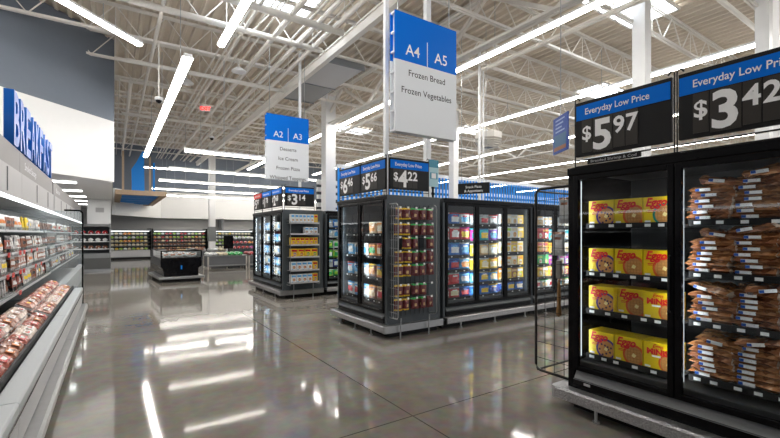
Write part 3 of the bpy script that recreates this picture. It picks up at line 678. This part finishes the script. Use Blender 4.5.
stock(BR, 0, [P('silver,white,sky', 'blue,white,sky', 'white,silver,sky'), P('white,silver,sky', 'white,sky,blue', 'sky,white,white'), P('green,lime,white', 'white,green,lime', 'lime,green,white'), P('green,white,lime', 'lime,green,white', 'green,lime,white'), P('white,silver,sky', 'navy,white,sky', 'white,sky,blue'), P('lime,green,white', 'green,lime,white', 'white,lime,green', H=.15)], 'first door of far freezer run')
stock(BR, 1, [P('white,sky,silver', 'sky,white,silver', 'white,silver,sky')]*6, 'second door of far freezer run')

# ---------------------------------------------------------------- rack of hanging snack packs on the middle island end
rk = thing('wire_rack', 'grey wire rack of hanging red-brown packs on middle island end panel', 'rack', (3.32, 4.975, 0))
zb, zt = .30, 1.93
def arch(m, x, y0, y1):
    m.tube([(x, y1, zb), (x, y0+.03, zb), (x, y0, zb+.03), (x, y0, zt-.05), (x, y0+.015, zt-.015), (x, y0+.05, zt), (x, y1, zt)], .0085, 8)
m = MB(); arch(m, 0, -.22, -.005); m.build('side_frame', 'wire', rk, smooth=True)
m = MB(); arch(m, .74, -.17, -.005); m.build('side_frame', 'wire', rk, smooth=True)
m = MB()
for k in range(14): m.bar((0, -.22, .38+k*.115), (0, -.01, .38+k*.115), .004)
for k in range(1, 4): m.bar((0, -.22+k*.055, zb), (0, -.22+k*.055, zt-.02), .004)
m.build('side_grid', 'wire', rk)
m = MB()
for k in range(12): m.bar((0.01, -.012, .38+k*.132), (.73, -.012, .38+k*.132), .005)
for k in range(9): m.bar((.03+k*.085, -.008, zb), (.03+k*.085, -.008, zt), .005)
m.build('back_grid', 'bwire', rk)
MB().tube([(.1, -.15, zb+.0), (.1, -.13, .0)], .01, 8).build('leg', 'wire', rk); MB().tube([(.62, -.15, zb+.0), (.62, -.13, .0)], .01, 8).build('leg', 'wire', rk)
dkr = mat('pack_dark_red', (.13, .014, .018), .3, var=.5, scale=40, coat=.4); PC['jerky'] = dkr
packs = []
for s, c in enumerate(('yellow', 'green', 'jerky')):
    m = pillow(.118, .165, .035, None, seed=40+s, crimp=False, nx=6, ny=8, wr=.16); m.v = [(x, z-.03, y+.0775) for x, y, z in m.v]
    for i, f in enumerate(m.f):
        z = sum(m.v[v][2] for v in f)/len(f)/.155; x = sum(m.v[v][0] for v in f)/len(f)/.10
        m.m[i] = 1 if (z > .9 or (z < .08 and c == 'yellow')) else (2 if (.3 < z < .5 and -.2 < x < .1) else 0)
    packs.append(m.me('snack_pack', [dkr, PC[c], PC['tan']]))
zr = [1.715, 1.49, 1.29, 1.09, .895, .61, .41]
for r, z in enumerate(zr):
    for k in range(5):
        x = .075+k*.145+random.uniform(-.01, .01); tp = 0 if k < 2 else (1 if k < 4 or r < 3 else 2)
        h = MB().bar((x, -.165, z+.158), (x, -.012, z+.158), .004, mi=0).box(x-.016, x+.016, -.172, -.168, z+.150, z+.178, 1).build('peg_hook', ['wire', 'pwhite'], rk)
        if (r * 5 + k) in (10, 13, 29): continue
        for q in range(2):
            y = 4.975-.125+q*.045
            put('snack_pack', packs[tp], (3.32+x+random.uniform(-.008, .008), y, z), (0, random.uniform(-.08, .08), random.uniform(-.3, .3)), f'{["yellow-edged","green-topped","plain"][tp]} dark red snack pack, {ordn(k)} peg, {ordn(r)} row down, {["front","behind"][q]}', 'snack pack', 'hanging snack packs')

# ---------------------------------------------------------------- shelf rack of boxes on the far island end
sr = thing('shelf_rack', 'dark wire shelf rack of cone boxes on farthest island end panel', 'rack', (3.37, 9.36, 0))
m = MB()
for x in (0, .72): m.tube([(x, -.01, .32), (x, -.24, .32), (x, -.25, .35), (x, -.25, 1.78), (x, -.22, 1.80), (x, -.01, 1.80)], .008, 8)
m.build('frame', 'mgrey', sr, smooth=True)
MB().tube([(.12, -.15, .33), (.12, -.135, .0)], .009, 8).build('leg', 'wire', sr); MB().tube([(.60, -.15, .33), (.60, -.135, .0)], .009, 8).build('leg', 'wire', sr)
SZ = [1.76, 1.50, 1.25, .97, .665, .38]
for z in SZ:
    m = MB().box(.01, .71, -.245, -.01, z-.014, z-.004); s = m.build('shelf', 'mgrey', sr)
    MB().box(.01, .71, -.256, -.246, z-.022, z+.016).build('price_rail', 'lgrey', s)
content = [[('white', 'sky')]*6+[('yellow', 'orange')], [None]*3+[('white', 'blue')]*3, [('yellow', 'magenta')]*6, [('yellow', 'blue'), ('yellow', 'red'), ('yellow', 'green'), ('yellow', 'green')], [('white', 'red')]*4+[('yellow', 'blue')], [('white', 'red')]*4+[('yellow', 'blue')]]
for si, (z, row) in enumerate(zip(SZ, content)):
    n = len(row); wv = .66/n
    for i, cc in enumerate(row):
        if not cc: continue
        for q in range(2):
            put('cone_carton', carton(cc[0], cc[1], 'sky' if cc[0] == 'white' else 'red', round(wv*.9, 3), [.20, .16, .17, .19, .19, .19][si]), (3.37+.03+wv*(i+.5), 9.36-.16+q*.07, z), random.uniform(-.04, .04),
             f'{cc[0]} and {cc[1]} carton, {ordn(i)} from left, {ordn(si)} shelf of far island rack, {["front","behind"][q]}', 'carton', 'cartons on the far shelf rack')

# ---------------------------------------------------------------- wire rack on the hidden side of the nearest freezer and of the middle one
def side_rack(x, y, name_label, m1, dark=True, zb=.20, zt=1.93, D=.33, Wd=.6):
    t = thing('wire_rack', name_label, 'rack', (x, y, 0))
    def fr(xx):
        return [(xx, 0.0, zb), (xx, D-.05, zb), (xx, D-.015, zb+.015), (xx, D, zb+.05), (xx, D, zt-.05), (xx, D-.015, zt-.015), (xx, D-.05, zt), (xx, 0.0, zt)]
    MB().tube(fr(0), .013, 8).build('side_frame', m1, t, smooth=True); MB().tube(fr(Wd), .013, 8).build('side_frame', m1, t, smooth=True)
    for xx in (0, Wd):
        g = MB()
        for k in range(1, 4): g.bar((xx, k*D/4, zb), (xx, k*D/4, zt), .004)
        for k in range(11): g.bar((xx, 0, zb+.12+k*.15), (xx, D, zb+.12+k*.15), .004)
        g.build('side_grid', m1, t)
    for yy, zz in ((D-.02, zb), (D-.02, zt-.02), (.01, zt-.02), (.01, zb)): MB().tube([(0, yy, zz), (Wd, yy, zz)], .01, 8).build('cross_bar', m1, t)
    return t
side_rack(3.40, 2.145, 'black wire side rack holding wooden-handled tools beside the nearest freezer', 'bwire', D=.40)
side_rack(3.40, 6.57, 'thin grey wire side rack behind the middle island', 'wire', D=.10)
# tools hanging inside the near rack
for i, (dx, dy, z, L, lab) in enumerate(((.10, .22, .62, .36, 'wooden-handled brush hanging nearest the rack frame'), (.16, .13, .60, .40, 'wooden-handled brush hanging in the middle of the black rack'), (.24, .06, .63, .36, 'wooden-handled brush hanging closest to the freezer side'))):
    t = thing('hanging_brush', lab, 'brush', (3.40+dx, 2.145+dy, z+.1))
    MB().tube([(0,0,0), (0,0,.02), (0,0,.1), (0,0,L-.08), (0,0,L)], [.012, .026, .018, .016, .008], 10).build('handle', mat('worn_wood', (.32, .17, .06), .5, var=.2, scale=20), t, smooth=True)
    MB().box(-.012, .012, -.025, .025, L, L+.17).build('bristles', mat('bristle', (.25, .24, .22), .6), t, bevel=.004); MB().bar((0,0,L+.17), (0,0,L+.22), .006).bar((0, -dy+.02, L+.22), (0, .33-dy-.03, L+.22), .006).build('hook', 'wire', t)
for i, (dx, dy, z) in enumerate(((.10, .12, 1.62), (.22, .20, 1.60), (.14, .05, 1.30), (.12, .20, 1.30), (.3, .12, 1.3))):
    put('utensil_pack', pouch('silver', 'white', 'brown', .12, .22, T=.04, seed=i), (3.40+dx, 2.145+dy+.02, z), (0, 0, R90), f'clear packaged utensil hanging {["high near freezer","high at outer side","lower near freezer","lower at outer side","deep inside"][i]} in the black wire rack', 'packaged tool', 'packaged utensils')
    
# ---------------------------------------------------------------- open meat case on the left (front faces +x)
RM = math.pi/2
def meat_case(y0, L, x0, label, prof=None, short=False, endglass=False):
    t = thing('refrigerated_case', label, 'refrigerated case', (x0, y0, 0), RM)
    if not short:
        MB().prism([(.17, .10), (.12, .10), (.10, .40), (.09, .44), (.22, .46), (.24, .30), (1.30, .30), (1.30, .10)], 'x', 0.004, L-.004).build('tank', 'mgrey', t)
        MB().prism([(.098, .18), (.082, .40), (.075, .40), (.09, .18)], 'x', .004, L-.004).build('front_panel', 'lgrey', t)
        MB().prism([(.075, .415), (.075, .47), (.09, .482), (.20, .482), (.21, .47), (.21, .44), (.20, .462), (.095, .445)], 'x', .002, L-.002).build('nose_rail', mat('nose_enamel', (.40, .43, .45), .35), t, bevel=.004)
        MB().box(.002, L-.002, .072, .0745, .395, .41).build('nose_seal', 'black', t)
        MB().prism([(.0, .09), (-.0, .15), (.02, .17), (.11, .17), (.11, .155), (.03, .15), (.03, .09)], 'x', .002, L-.002).build('bumper', 'alu', t)
        MB().box(.01, L-.01, .15, 1.25, 0, .099).build('plinth', 'mblack', t)
        n = int(L/1.2)
        for i in range(n): MB().bar((.4+i*1.2, .03, 0), (.4+i*1.2, .03, .09), .02).build('leg', 'alu', t)
        MB().prism([(.24, .40), (.56, .56), (.56, .545), (.24, .385)], 'x', .01, L-.01).build('well_deck', 'liner', t)
        MB().box(.01, L-.01, .215, .235, .463, .53).build('well_guard', 'mblack', t)
        sh = [(.56, .80), (.58, 1.04), (.61, 1.275), (.66, 1.55)]
    else:
        MB().prism([(0, .0), (0, .42), (.14, .45), (.14, .32), (.95, .32), (.95, 0)], 'x', .004, L-.004).build('tank', 'lgrey', t)
        sh = [(.14, .80), (.16, 1.04), (.18, 1.275), (.22, 1.55)]
    k = .51 if not short else .07
    back = k+.94
    MB().box(.002, L-.002, back, back+.06, .30, 2.49).build('back_panel', 'inner', t)
    MB().box(.002, L-.002, k, k+.025, 1.885, 2.225).box(.002, L-.002, k+.026, back-.001, 1.99, 2.03).build('canopy', 'lgrey', t, bevel=.003)
    MB().prism([(k-.012, 1.868), (k-.012, 1.90), (k-.001, 1.91), (k-.001, 1.868)], 'x', .004, L-.004).build('canopy_edge', 'canopy_led', t)
    MB().box(.01, L-.01, k+.10, k+.16, 1.955, 1.985).build('light_strip', 'troffer', t)
    gaps = MB(); x = 1.22
    while x < L: gaps.box(x-.05, x-.005, k-.004, k-.0005, 1.95, 2.20); x += 1.22
    gaps.build('panel_joint', 'ink', t)
    MB().box(.002, L-.002, k+.02, k+.06, 2.23, 2.49).box(.002, L-.002, k+.0601, back-.001, 2.44, 2.48).build('header_board', mat('header_grey', (.30, .29, .30), .5, var=.04), t)
    for (y, z) in sh:
        s = MB().box(.012, L-.012, y, back-.002, z-.02, z-.004).build('shelf', 'mgrey', t)
        MB().prism([(y-.010, z-.024), (y-.002, z+.004), (y-.0002, z+.004), (y-.0002, z-.024)], 'x', .012, L-.012).build('price_rail', 'wire', s)
        MB().box(.012, L-.012, y+.004, y+.007, z-.003, z+.045).build('front_fence', 'glass', s)
    return dict(_o=(x0, y0, 0), rz=RM, sh=sh, L=L, t=t, k=k, back=back)
cases = [meat_case(.08, 3.255, -.39, 'nearest bay of the open meat case, along the bottom left edge'), meat_case(3.34, 3.255, -.39, 'second bay of the open meat case on the left'), meat_case(6.60, 3.255, -.39, 'third bay of the open meat case ending at the glass partition')]
far_case = meat_case(10.0, 8.2, -.83, 'shallower continuation of the meat case behind the glass partition', short=True)
t = thing('glass_partition', 'tall clear glass end partition with black frame at the end of meat case', 'partition', (-.45, 9.895, 0), RM)
prof = [(.02, .2), (.02, 1.9), (.06, 1.95), (1.35, 1.95), (1.35, .2)]
MB().prism([(p[0]+.012*(1 if p[0] < .1 else -1), p[1]+(.012 if p[1] < 1 else -.012)) for p in prof], 'x', 0, .012).build('glass', 'eglass', t)
m = MB(); 
for a, b in list(zip(prof, prof[1:]))[:2]+[((.06, 1.95), (.3, 1.95)), ((.02, .2), (1.35, .2))]: m.bar((.006, a[0], a[1]), (.006, b[0], b[1]), .028, .028)
m.bar((.006, .02, .0), (.006, .02, .2), .03); m.build('frame', 'black', t)
for cs, lx, wd_, tx_ in ((cases[2], .80, .95, 'Smoked Sausage'), (far_case, .8, .7, 'Bacon')):
    e = MB(); put_text(e, tx_, lx, cs['k']+.017, 2.31, .13, 0, wide=wd_); e.build('header_lettering', 'swhite', cs['t'])
# letters on the header
lt = 'BREAKFAST'
for i, ch in enumerate(lt):
    c = bpy.data.curves.new('l', 'FONT'); c.body = ch; c.size = .78; c.extrude = .045; c.offset = .016; c.align_x = 'CENTER'; c.resolution_u = 3
    o = bpy.data.objects.new('l', c); COL.objects.link(o); bpy.context.view_layer.update()
    me = bpy.data.meshes.new_from_object(o.evaluated_get(bpy.context.evaluated_depsgraph_get())); bpy.data.objects.remove(o)
    zmn = min(v.co.y for v in me.vertices); zmx = max(v.co.y for v in me.vertices); xs = [v.co.x for v in me.vertices]; xc = (min(xs)+max(xs))/2; kx = .34/(max(xs)-min(xs))
    for v in me.vertices: v.co.y = (v.co.y-zmn)/(zmx-zmn)*.61; v.co.x = (v.co.x-xc)*kx
    me.materials.clear(); me.materials.append(M['blue2'] if False else mat('letter_blue', (.005, .16, .68), .35))
    put('sign_letter', me, (-.945, 6.3+i*.395, 2.492), (math.pi/2, 0, math.pi/2), f'tall blue dimensional letter {ch}, {ordn(i)} in the word above the meat case', 'sign letter', 'blue letters above meat case')

# meat packs
film = mat('pack_film', (.62, .60, .60), .2, var=.3, scale=30, bump=.4, coat=.6)
pink = mat('meat_pink', (.58, .32, .26), .3, var=.55, scale=22, coat=.6); redm = mat('meat_red', (.36, .09, .06), .3, var=.7, scale=20, coat=.6); brn = mat('meat_brown', (.30, .11, .06), .35, var=.5, scale=25, coat=.4); pale = mat('meat_pale', (.70, .56, .48), .3, var=.45, scale=18, coat=.5)
ylw = mat('label_yellow', (.85, .62, .03), .4); blk = mat('label_black', (.03, .03, .035), .4); wht = mat('label_white', (.78, .78, .77), .4); rdl = mat('label_red', (.55, .03, .03), .4); org = mat('label_orange', (.75, .25, .06), .4)
def upright(seed, body, lab, edge, W=.13, H=.20, pw=4.0):
    m = pillow(W, H*(.85+.3*((seed*7)%5)/5), .035, None, seed=seed, crimp=False, nx=7, ny=8, wr=.3); m.v = [(x, z-.035, y+H/2) for x, y, z in m.v]
    for i, f in enumerate(m.f):
        z = sum(m.v[v][2] for v in f)/len(f)/H; x = sum(m.v[v][0] for v in f)/len(f)/W
        m.m[i] = 1 if (.38 < z < .62 and -.2 < x < .36) else (2 if z > .8 or (z < .2 and x < .2) else 0)
    return m.me('meat_pack', [body, lab, edge])
UP = [(upright(1, brn, wht, film), 'brown and white'), (upright(2, pale, rdl, film), 'pale and red'), (upright(3, film, wht, film), 'clear and white'), (upright(4, redm, wht, blk), 'dark red'), (upright(5, brn, blk, film), 'brown and black'),
      (upright(6, film, ylw, wht), 'clear and yellow'), (upright(7, pink, wht, wht), 'pink and white'), (upright(8, wht, org, film), 'white and orange')]
YL = (upright(9, ylw, wht, ylw), 'bright yellow')
SN = ['lowest', 'second', 'third', 'top']
def stock_meat(cs, y_from, where):
    for si, (ly, z) in enumerate(cs['sh']):
        x = .03; k = 0
        run = UP[random.randrange(8)]; left = 2
        while x < cs['L']-.14:
            if left <= 0:
                run = random.choice(UP); left = random.randint(2, 4)
                if si == 3 and 1.0 < x < 1.9 and where.startswith('third'): run = YL
            if cs['_o'][1]+x > y_from:
                pz = W2(cs, x+.07, ly+.075, z)
                put('meat_pack', run[0], pz, (random.uniform(-.18, -.02), random.uniform(-.08, .08), RM+random.uniform(-.45, .45)), f'{run[1]} upright meat pack, {ordn(k)} along {SN[si]} shelf, {where}', 'meat pack', 'upright meat packs on the case shelves')
                k += 1
                if random.random() < .5 and cs is not far_case:
                    pz = W2(cs, x+.07, ly+.17, z+.0)
                    put('meat_pack', random.choice(UP)[0], pz, (random.uniform(-.15, 0), random.uniform(-.06, .06), RM+random.uniform(-.2, .2)), f'meat pack in second file behind {ordn(k-1)} pack, {SN[si]} shelf, {where}', 'meat pack', 'upright meat packs on the case shelves')
            x += .142 if cs is not far_case else .29; left -= 1
            if cs is far_case and x > 6.5: break
stock_meat(cases[1], 5.2, 'second bay of meat case'); stock_meat(cases[2], 0, 'third bay of meat case'); stock_meat(far_case, 0, 'beyond the glass')
def tray(seed, meat, lab, edge, W=.24, D=.17):
    r = random.Random(seed); m = MB(); m.prism([(-W/2, -D/2), (W/2, -D/2), (W/2, D/2), (-W/2, D/2)], 'z', 0, .018, 0)
    p = pillow(W*.95, D*.95, .05, None, seed=seed, crimp=False, nx=8, ny=6, wr=.25); k = len(m.v)
    m.v += [(x, y, max(z, .001)+.006) for x, y, z in p.v]; m.f += [tuple(i+k for i in f) for f in p.f]; m.m += [1]*len(p.f)
    m.box(-W*.36, W*.30, -D*.24, D*.10, .0585, .060, 2); m.box(-W*.20, W*.16, -D*.16, D*.04, .0603, .0608, 3)
    return m.me('meat_tray', [film, meat, lab, edge])
TR_ = [(tray(1, pink, wht, pink), 'pink'), (tray(2, redm, rdl, wht), 'red'), (tray(3, pale, wht, rdl), 'pale'), (tray(4, brn, org, wht), 'brown'), (tray(5, pale, pink, wht), 'pale pink'), (tray(6, pink, rdl, ylw), 'pink')]
WHO = {1: 'second bay', 2: 'third bay'}
for ci in (1, 2):
    cs = cases[ci]
    for r in range(2):
        x = .14; k = 0
        while x < cs['L']-.12:
            yv = .325+r*.175; zz = .40+(yv-.24)*.5+.012
            tr = random.choice(TR_ if cs['_o'][1]+x > 5.5 else TR_[1:4])
            for lay in range(2):
                pz = W2(cs, x+random.uniform(-.01, .01), yv+random.uniform(-.006, .006), zz+lay*.057+.004)
                put('meat_tray', tr[0], pz, (math.atan(.5)+random.uniform(-.03, .03), 0, RM+random.uniform(-.05, .05)), f'{tr[1]} wrapped meat tray, {ordn(k)} along {["front","rear"][r]} row, {["lower","upper"][lay]} layer, {WHO[ci]} well', 'meat tray', 'wrapped trays in the case well')
            x += .25; k += 1
# red price cards on rails
for i, (c_, x, si) in enumerate(((1, 3.0, 2), (2, .45, 2), (2, .75, 2), (2, 1.35, 2), (1, 3.05, 1), (2, .25, 1), (2, .50, 1), (2, 1.5, 1), (2, 2.1, 1), (2, 1.9, 2), (1, 2.75, 1), (2, .1, 0))):
    ly, z = cases[c_]['sh'][si]; a = W2(cases[c_], x, ly-.016, z-.045)
    tag(MB().box(0, .13, 0, .003, 0, .055, 0).box(.02, .09, -.001, -.0002, .015, .04, 1).build('price_card', [mat('card_red', (.80, .05, .03), .4), rdl], loc=a, rz=RM), f'bright red price card {ordn(i)} clipped to {SN[si]} meat case shelf edge', 'price card', 'red price cards')

# ---------------------------------------------------------------- produce / far area
# hung wooden frame with blue slats
t = thing('ceiling_frame', 'hanging pale wood frame filled with blue slats over the produce area', 'ceiling feature', (.1, 21.2, 3.2))
m = MB().box(0, 1.95, 0, .25, 0, .2).box(0, 1.95, 7.6, 7.85, 0, .2).box(0, .25, .25, 7.6, 0, .2).box(1.7, 1.95, .25, 7.6, 0, .2); m.build('wood_border', 'wood', t)
m = MB()
for k in range(9): m.box(.26, 1.69, .4+k*.8, .95+k*.8, .04+.01*(k % 2), .12)
m.build('blue_slats', 'blue3', t); MB().box(.26, 1.69, .26, 7.59, .14, .17).build('blue_backing', 'blue2', t)
MB().box(.25, .33, .1, .2, .2, 1.9).bar((1.3, .15, .2), (1.3, .15, 1.75), .07).build('post', 'wood', t)
MB().prism([(.62, .2), (.60, 1.15), (.80, 1.5), (1.02, 2.0), (1.08, 1.95), (1.10, .2)], 'y', .25, .33).box(1.42, 1.5, .2, .3, .2, 1.5).build('blue_fin', 'blue3', t)

# wall cases of produce
def produce_case(loc, rz, L, label, palette, H=1.78):
    t = thing('produce_case', label, 'produce case', loc, rz)
    MB().box(.04, L-.04, .50, .9, .1, H).build('back_panel', 'char', t); MB().box(.04, L-.04, .0, .25, .12, .52).build('front_panel', 'lgrey', t, bevel=.02)
    MB().box(.04, L-.04, .02, .9, 0, .10).build('plinth', 'mblack', t); MB().box(.04, L-.04, -.03, -.001, .12, .17).build('bumper', 'alu', t)
    for x in (0, L-.04): MB().box(x, x+.04, -.02, .9, 0, H+.06).build('side_panel', 'black', t)
    MB().box(.04, L-.04, -.02, .25, H-.1, H).build('canopy', 'mgrey', t); MB().box(.1, L-.1, .03, .09, H-.125, H-.101).build('light_strip', 'canopy_led', t)
    zs = [.56, .80, 1.02, 1.24, 1.46]
    for si, z in enumerate(zs):
        MB().box(.045, L-.045, .02+.03*si, .499, z-.03, z-.01).build('shelf', 'mgrey', t)
    c_, s_ = math.cos(rz), math.sin(rz)
    for si, z in enumerate(zs):
        x = .16; k = 0
        while x < L-.14:
            c1 = random.choice(palette[si % len(palette)]); me = PRO[c1]
            lx, ly = x, .05+.03*si+.09
            put('produce_pack', me, (loc[0]+lx*c_-ly*s_, loc[1]+lx*s_+ly*c_, z-.01), (0, 0, rz+random.uniform(-.3, .3)), f'{cname(c1)} produce pack, {ordn(k)} along {ordn(si)} shelf up, {label.split(",")[0]}', 'produce', 'packed produce in wall cases')
            x += .215; k += 1
    return t
PRO = {}
for c1 in ('cream', 'white', 'yellow', 'lime', 'green', 'orange', 'red', 'tan', 'brown', 'magenta', 'purple'):
    p = pillow(.19, .16, .13, None, seed=len(PRO)+70, crimp=False, nx=6, ny=5, wr=.15); p.m = [1 if (i % 7 == 0) else 0 for i in range(len(p.f))]
    PRO[c1] = p.me('produce_pack', [PC[c1], PC['white']])
pale_p = [['cream', 'white', 'lime', 'yellow'], ['cream', 'tan', 'white'], ['orange', 'cream', 'yellow'], ['cream', 'lime', 'white'], ['white', 'cream', 'orange', 'lime']]
red_p = [['brown', 'brown', 'tan'], ['brown', 'brown', 'tan'], ['red', 'brown', 'cream'], ['red', 'orange', 'cream', 'lime'], ['lime', 'cream', 'red', 'white']]
grn_p = [['green', 'cream', 'white'], ['lime', 'white', 'cream'], ['yellow', 'white', 'lime'], ['cream', 'lime', 'white'], ['yellow', 'cream', 'white']]
produce_case((-.35, 28.85, 0), math.radians(8), 2.35, 'left wall case, refrigerated produce', pale_p)
produce_case((2.05, 29.2, 0), math.radians(3), 3.1, 'middle wall case, reds and pinks', red_p)
produce_case((5.2, 29.35, 0), 0, 3.0, 'right wall case, green and white packs', grn_p)
produce_case((8.4, 29.3, 0), 0, 3.2, 'case right of distant column, reds', red_p, H=1.5)

# open case at the far left beyond the glass
t = thing('open_case', 'grey open-front refrigerated case standing beyond the glass partition', 'refrigerated case', (-1.35, 20.3, 0), math.radians(0))
MB().box(0, 1.25, .7, .8, .1, 1.85).build('back_panel', 'char', t)
for x in (-.05, 1.25): MB().prism([(.8, .1), (.8, 1.92), (.05, 1.92), (-.05, 1.75), (.0, .95), (-.3, .75), (-.3, .55), (-.05, .1)], 'x', x, x+.05).build('side_panel', 'mgrey', t)
MB().prism([(.7, .1), (.7, .5), (-.05, .5), (-.28, .74), (-.3, .55), (-.05, .1)], 'x', .001, 1.249).build('tank', 'mgrey', t); MB().box(.001, 1.249, .0, .7, 1.80, 1.90).build('canopy', 'mgrey', t)
for z in (.9, 1.2, 1.5): MB().box(.001, 1.249, .15, .7, z-.03, z).build('shelf', 'pwhite', t)
MB().box(-.05, 1.3, -.02, .8, 0, .099).build('plinth', 'alu', t)
for si, z in enumerate((.9, 1.2, 1.5)):
    for k in range(5): put('produce_pack', PRO[['brown', 'white', 'red'][si]], (-1.35+.15+k*.24, 20.3+.32, z), random.uniform(-.2, .2), f'{["brown","white","red"][si]} pack, {ordn(k)} on {ordn(si)} shelf up of the far open case', 'produce', 'packs in far open case')
t = thing('white_cabinet', 'white boxed column with faint sign above the far open case', 'column', (-.9, 22.2, 0)); MB().box(0, .85, 0, .6, 0, 3.02).build('shaft', 'white', t); MB().box(.3, .6, -.01, -.001, 2.45, 2.65).build('notice', 'lgrey', t)

# black island chest
t = thing('chest_case', 'black low refrigerated island chest standing alone on the left aisle floor', 'refrigerated island', (1.17, 14.3, 0), math.radians(3))
MB().prism([(.16, .18), (1.14, .18), (1.14, .42), (1.24, .48), (1.24, .76), (.06, .76), (.06, .48), (.12, .42)], 'y', .1, 2.3).build('body', 'black', t, bevel=.02)
MB().box(.0, 1.30, -.02, 2.42, .10, .18).build('bumper', 'alu', t, bevel=.015); MB().box(.1, 1.2, .1, 2.3, .0, .10).build('plinth', 'mblack', t)
MB().box(.07, 1.23, .105, .12, .76, .96).box(.07, .085, .12, 2.28, .76, .96).box(1.215, 1.23, .12, 2.28, .76, .96).build('glass_rim', 'glass', t)
MB().box(.06, 1.24, .10, .13, .96, .99).box(.06, 1.24, 2.27, 2.3, .96, .99).box(.06, .09, .13, 2.27, .96, .99).box(1.21, 1.24, .13, 2.27, .96, .99).box(.06, .10, .09, .13, .76, .96).box(1.20, 1.24, .09, .13, .76, .96).build('top_rail', 'black', t)
MB().box(.62, .66, .094, .099, .40, .52).build('badge', 'blue3', t)
for k in range(14):
    put('chest_pack', pouch('silver', 'brown', 'white', .18, .16, seed=k % 3), (1.17+.25+.19*(k % 5)+random.uniform(-.03, .03), 14.3+.35+.55*(k//5)+random.uniform(-.05, .05), .765), (-.9, random.uniform(-.3, .3), random.uniform(-.6, .6)), f'silvery pack, {ordn(k%5)} from left in {ordn(k//5)} row inside the black island chest', 'pack', 'packs in the chest')

# low produce tables
def ptable(x, y, L, D, label, cols, rz=0, z1=.60):
    t = thing('produce_table', label, 'produce table', (x, y, 0), rz)
    MB().box(.03, L-.03, .02, D, .08, z1-.081).build('body', mat('table_grey', (.13, .135, .145), .5), t, bevel=.01); MB().box(.0, L, -.0295, D, z1-.08, z1-.04).build('top_shelf', 'mgrey', t)
    MB().box(.0, L, -.03, .019, .12, .17).build('bumper', 'alu', t)
    for xx in (0, L-.06):
        for yy in (-.03, D-.06): MB().box(xx, xx+.06, yy, yy+.06, 0, z1-.081).build('leg', mat('bone_paint', (.50, .47, .43), .5), t)
    c_, s_ = math.cos(rz), math.sin(rz); k = 0
    for j in range(int(D/.2)):
        xx = .12
        while xx < L-.1:
            c1 = cols[int(xx/.45) % len(cols)]; ly = .08+j*.2
            put('produce_heap', PRO[c1], (x+xx*c_-ly*s_, y+xx*s_+ly*c_, z1-.035), random.uniform(-.4, .4), f'{cname(c1)} produce bundle, {ordn(k)} laid on the {label.split(",")[0]}', 'produce', 'produce on low tables'); xx += .21; k += 1
ptable(3.35, 18.9, 1.65, 1.0, 'front produce table, left', ['white', 'cream', 'green', 'green'])
ptable(5.05, 18.9, 1.65, 1.0, 'front produce table, right', ['red', 'white', 'tan', 'magenta'])
ptable(2.3, 23.4, 1.8, 1.0, 'dark-topped rear table, left', ['brown', 'tan', 'white', 'brown'], z1=.66)
ptable(4.3, 23.6, .9, 1.0, 'small rear table, middle', ['white', 'cream', 'lime'], z1=.62)
# tiered stand behind
t = thing('tiered_stand', 'stepped produce stand with rows of red, orange and yellow fruit', 'produce stand', (5.25, 22.6, 0))
for k, (y, z) in enumerate(((0, .72), (.35, .98), (.7, 1.22))): MB().box(0, 2.6, y, y+.35, 0 if k == 0 else .0, z).build('step', 'char', t)
for k, (y, z) in enumerate(((0, .72), (.35, .98), (.7, 1.22))):
    for i in range(12): put('fruit_pack', PRO[[['red', 'magenta', 'brown'], ['red', 'orange', 'yellow', 'yellow'], ['white', 'white', 'red']][k][min(i//4, 2)]], (5.25+.12+i*.215, 22.6+y+.17, z), random.uniform(-.4, .4), f'fruit pack, {ordn(i)} along the {["lowest","middle","top"][k]} step of tiered stand', 'fruit', 'fruit on the tiered stand')
t = thing('black_display', 'black upright display box before the tiered fruit stand', 'display', (4.72, 22.2, 0)); MB().box(0, .45, 0, .12, .75, 1.4).build('screen', 'black', t, bevel=.01); MB().box(.2, .25, .03, .08, 0, .75).build('stand', 'black', t)
t = thing('wall_panel', 'dark blue notice panel on the back wall right of the recess', 'sign', (9.75, 29.55, 1.3)); MB().box(0, .75, 0, .04, 0, .65).build('panel', 'blue2', t); MB().box(.1, .6, -.004, -.0005, .35, .45).build('print', 'pwhite', t)
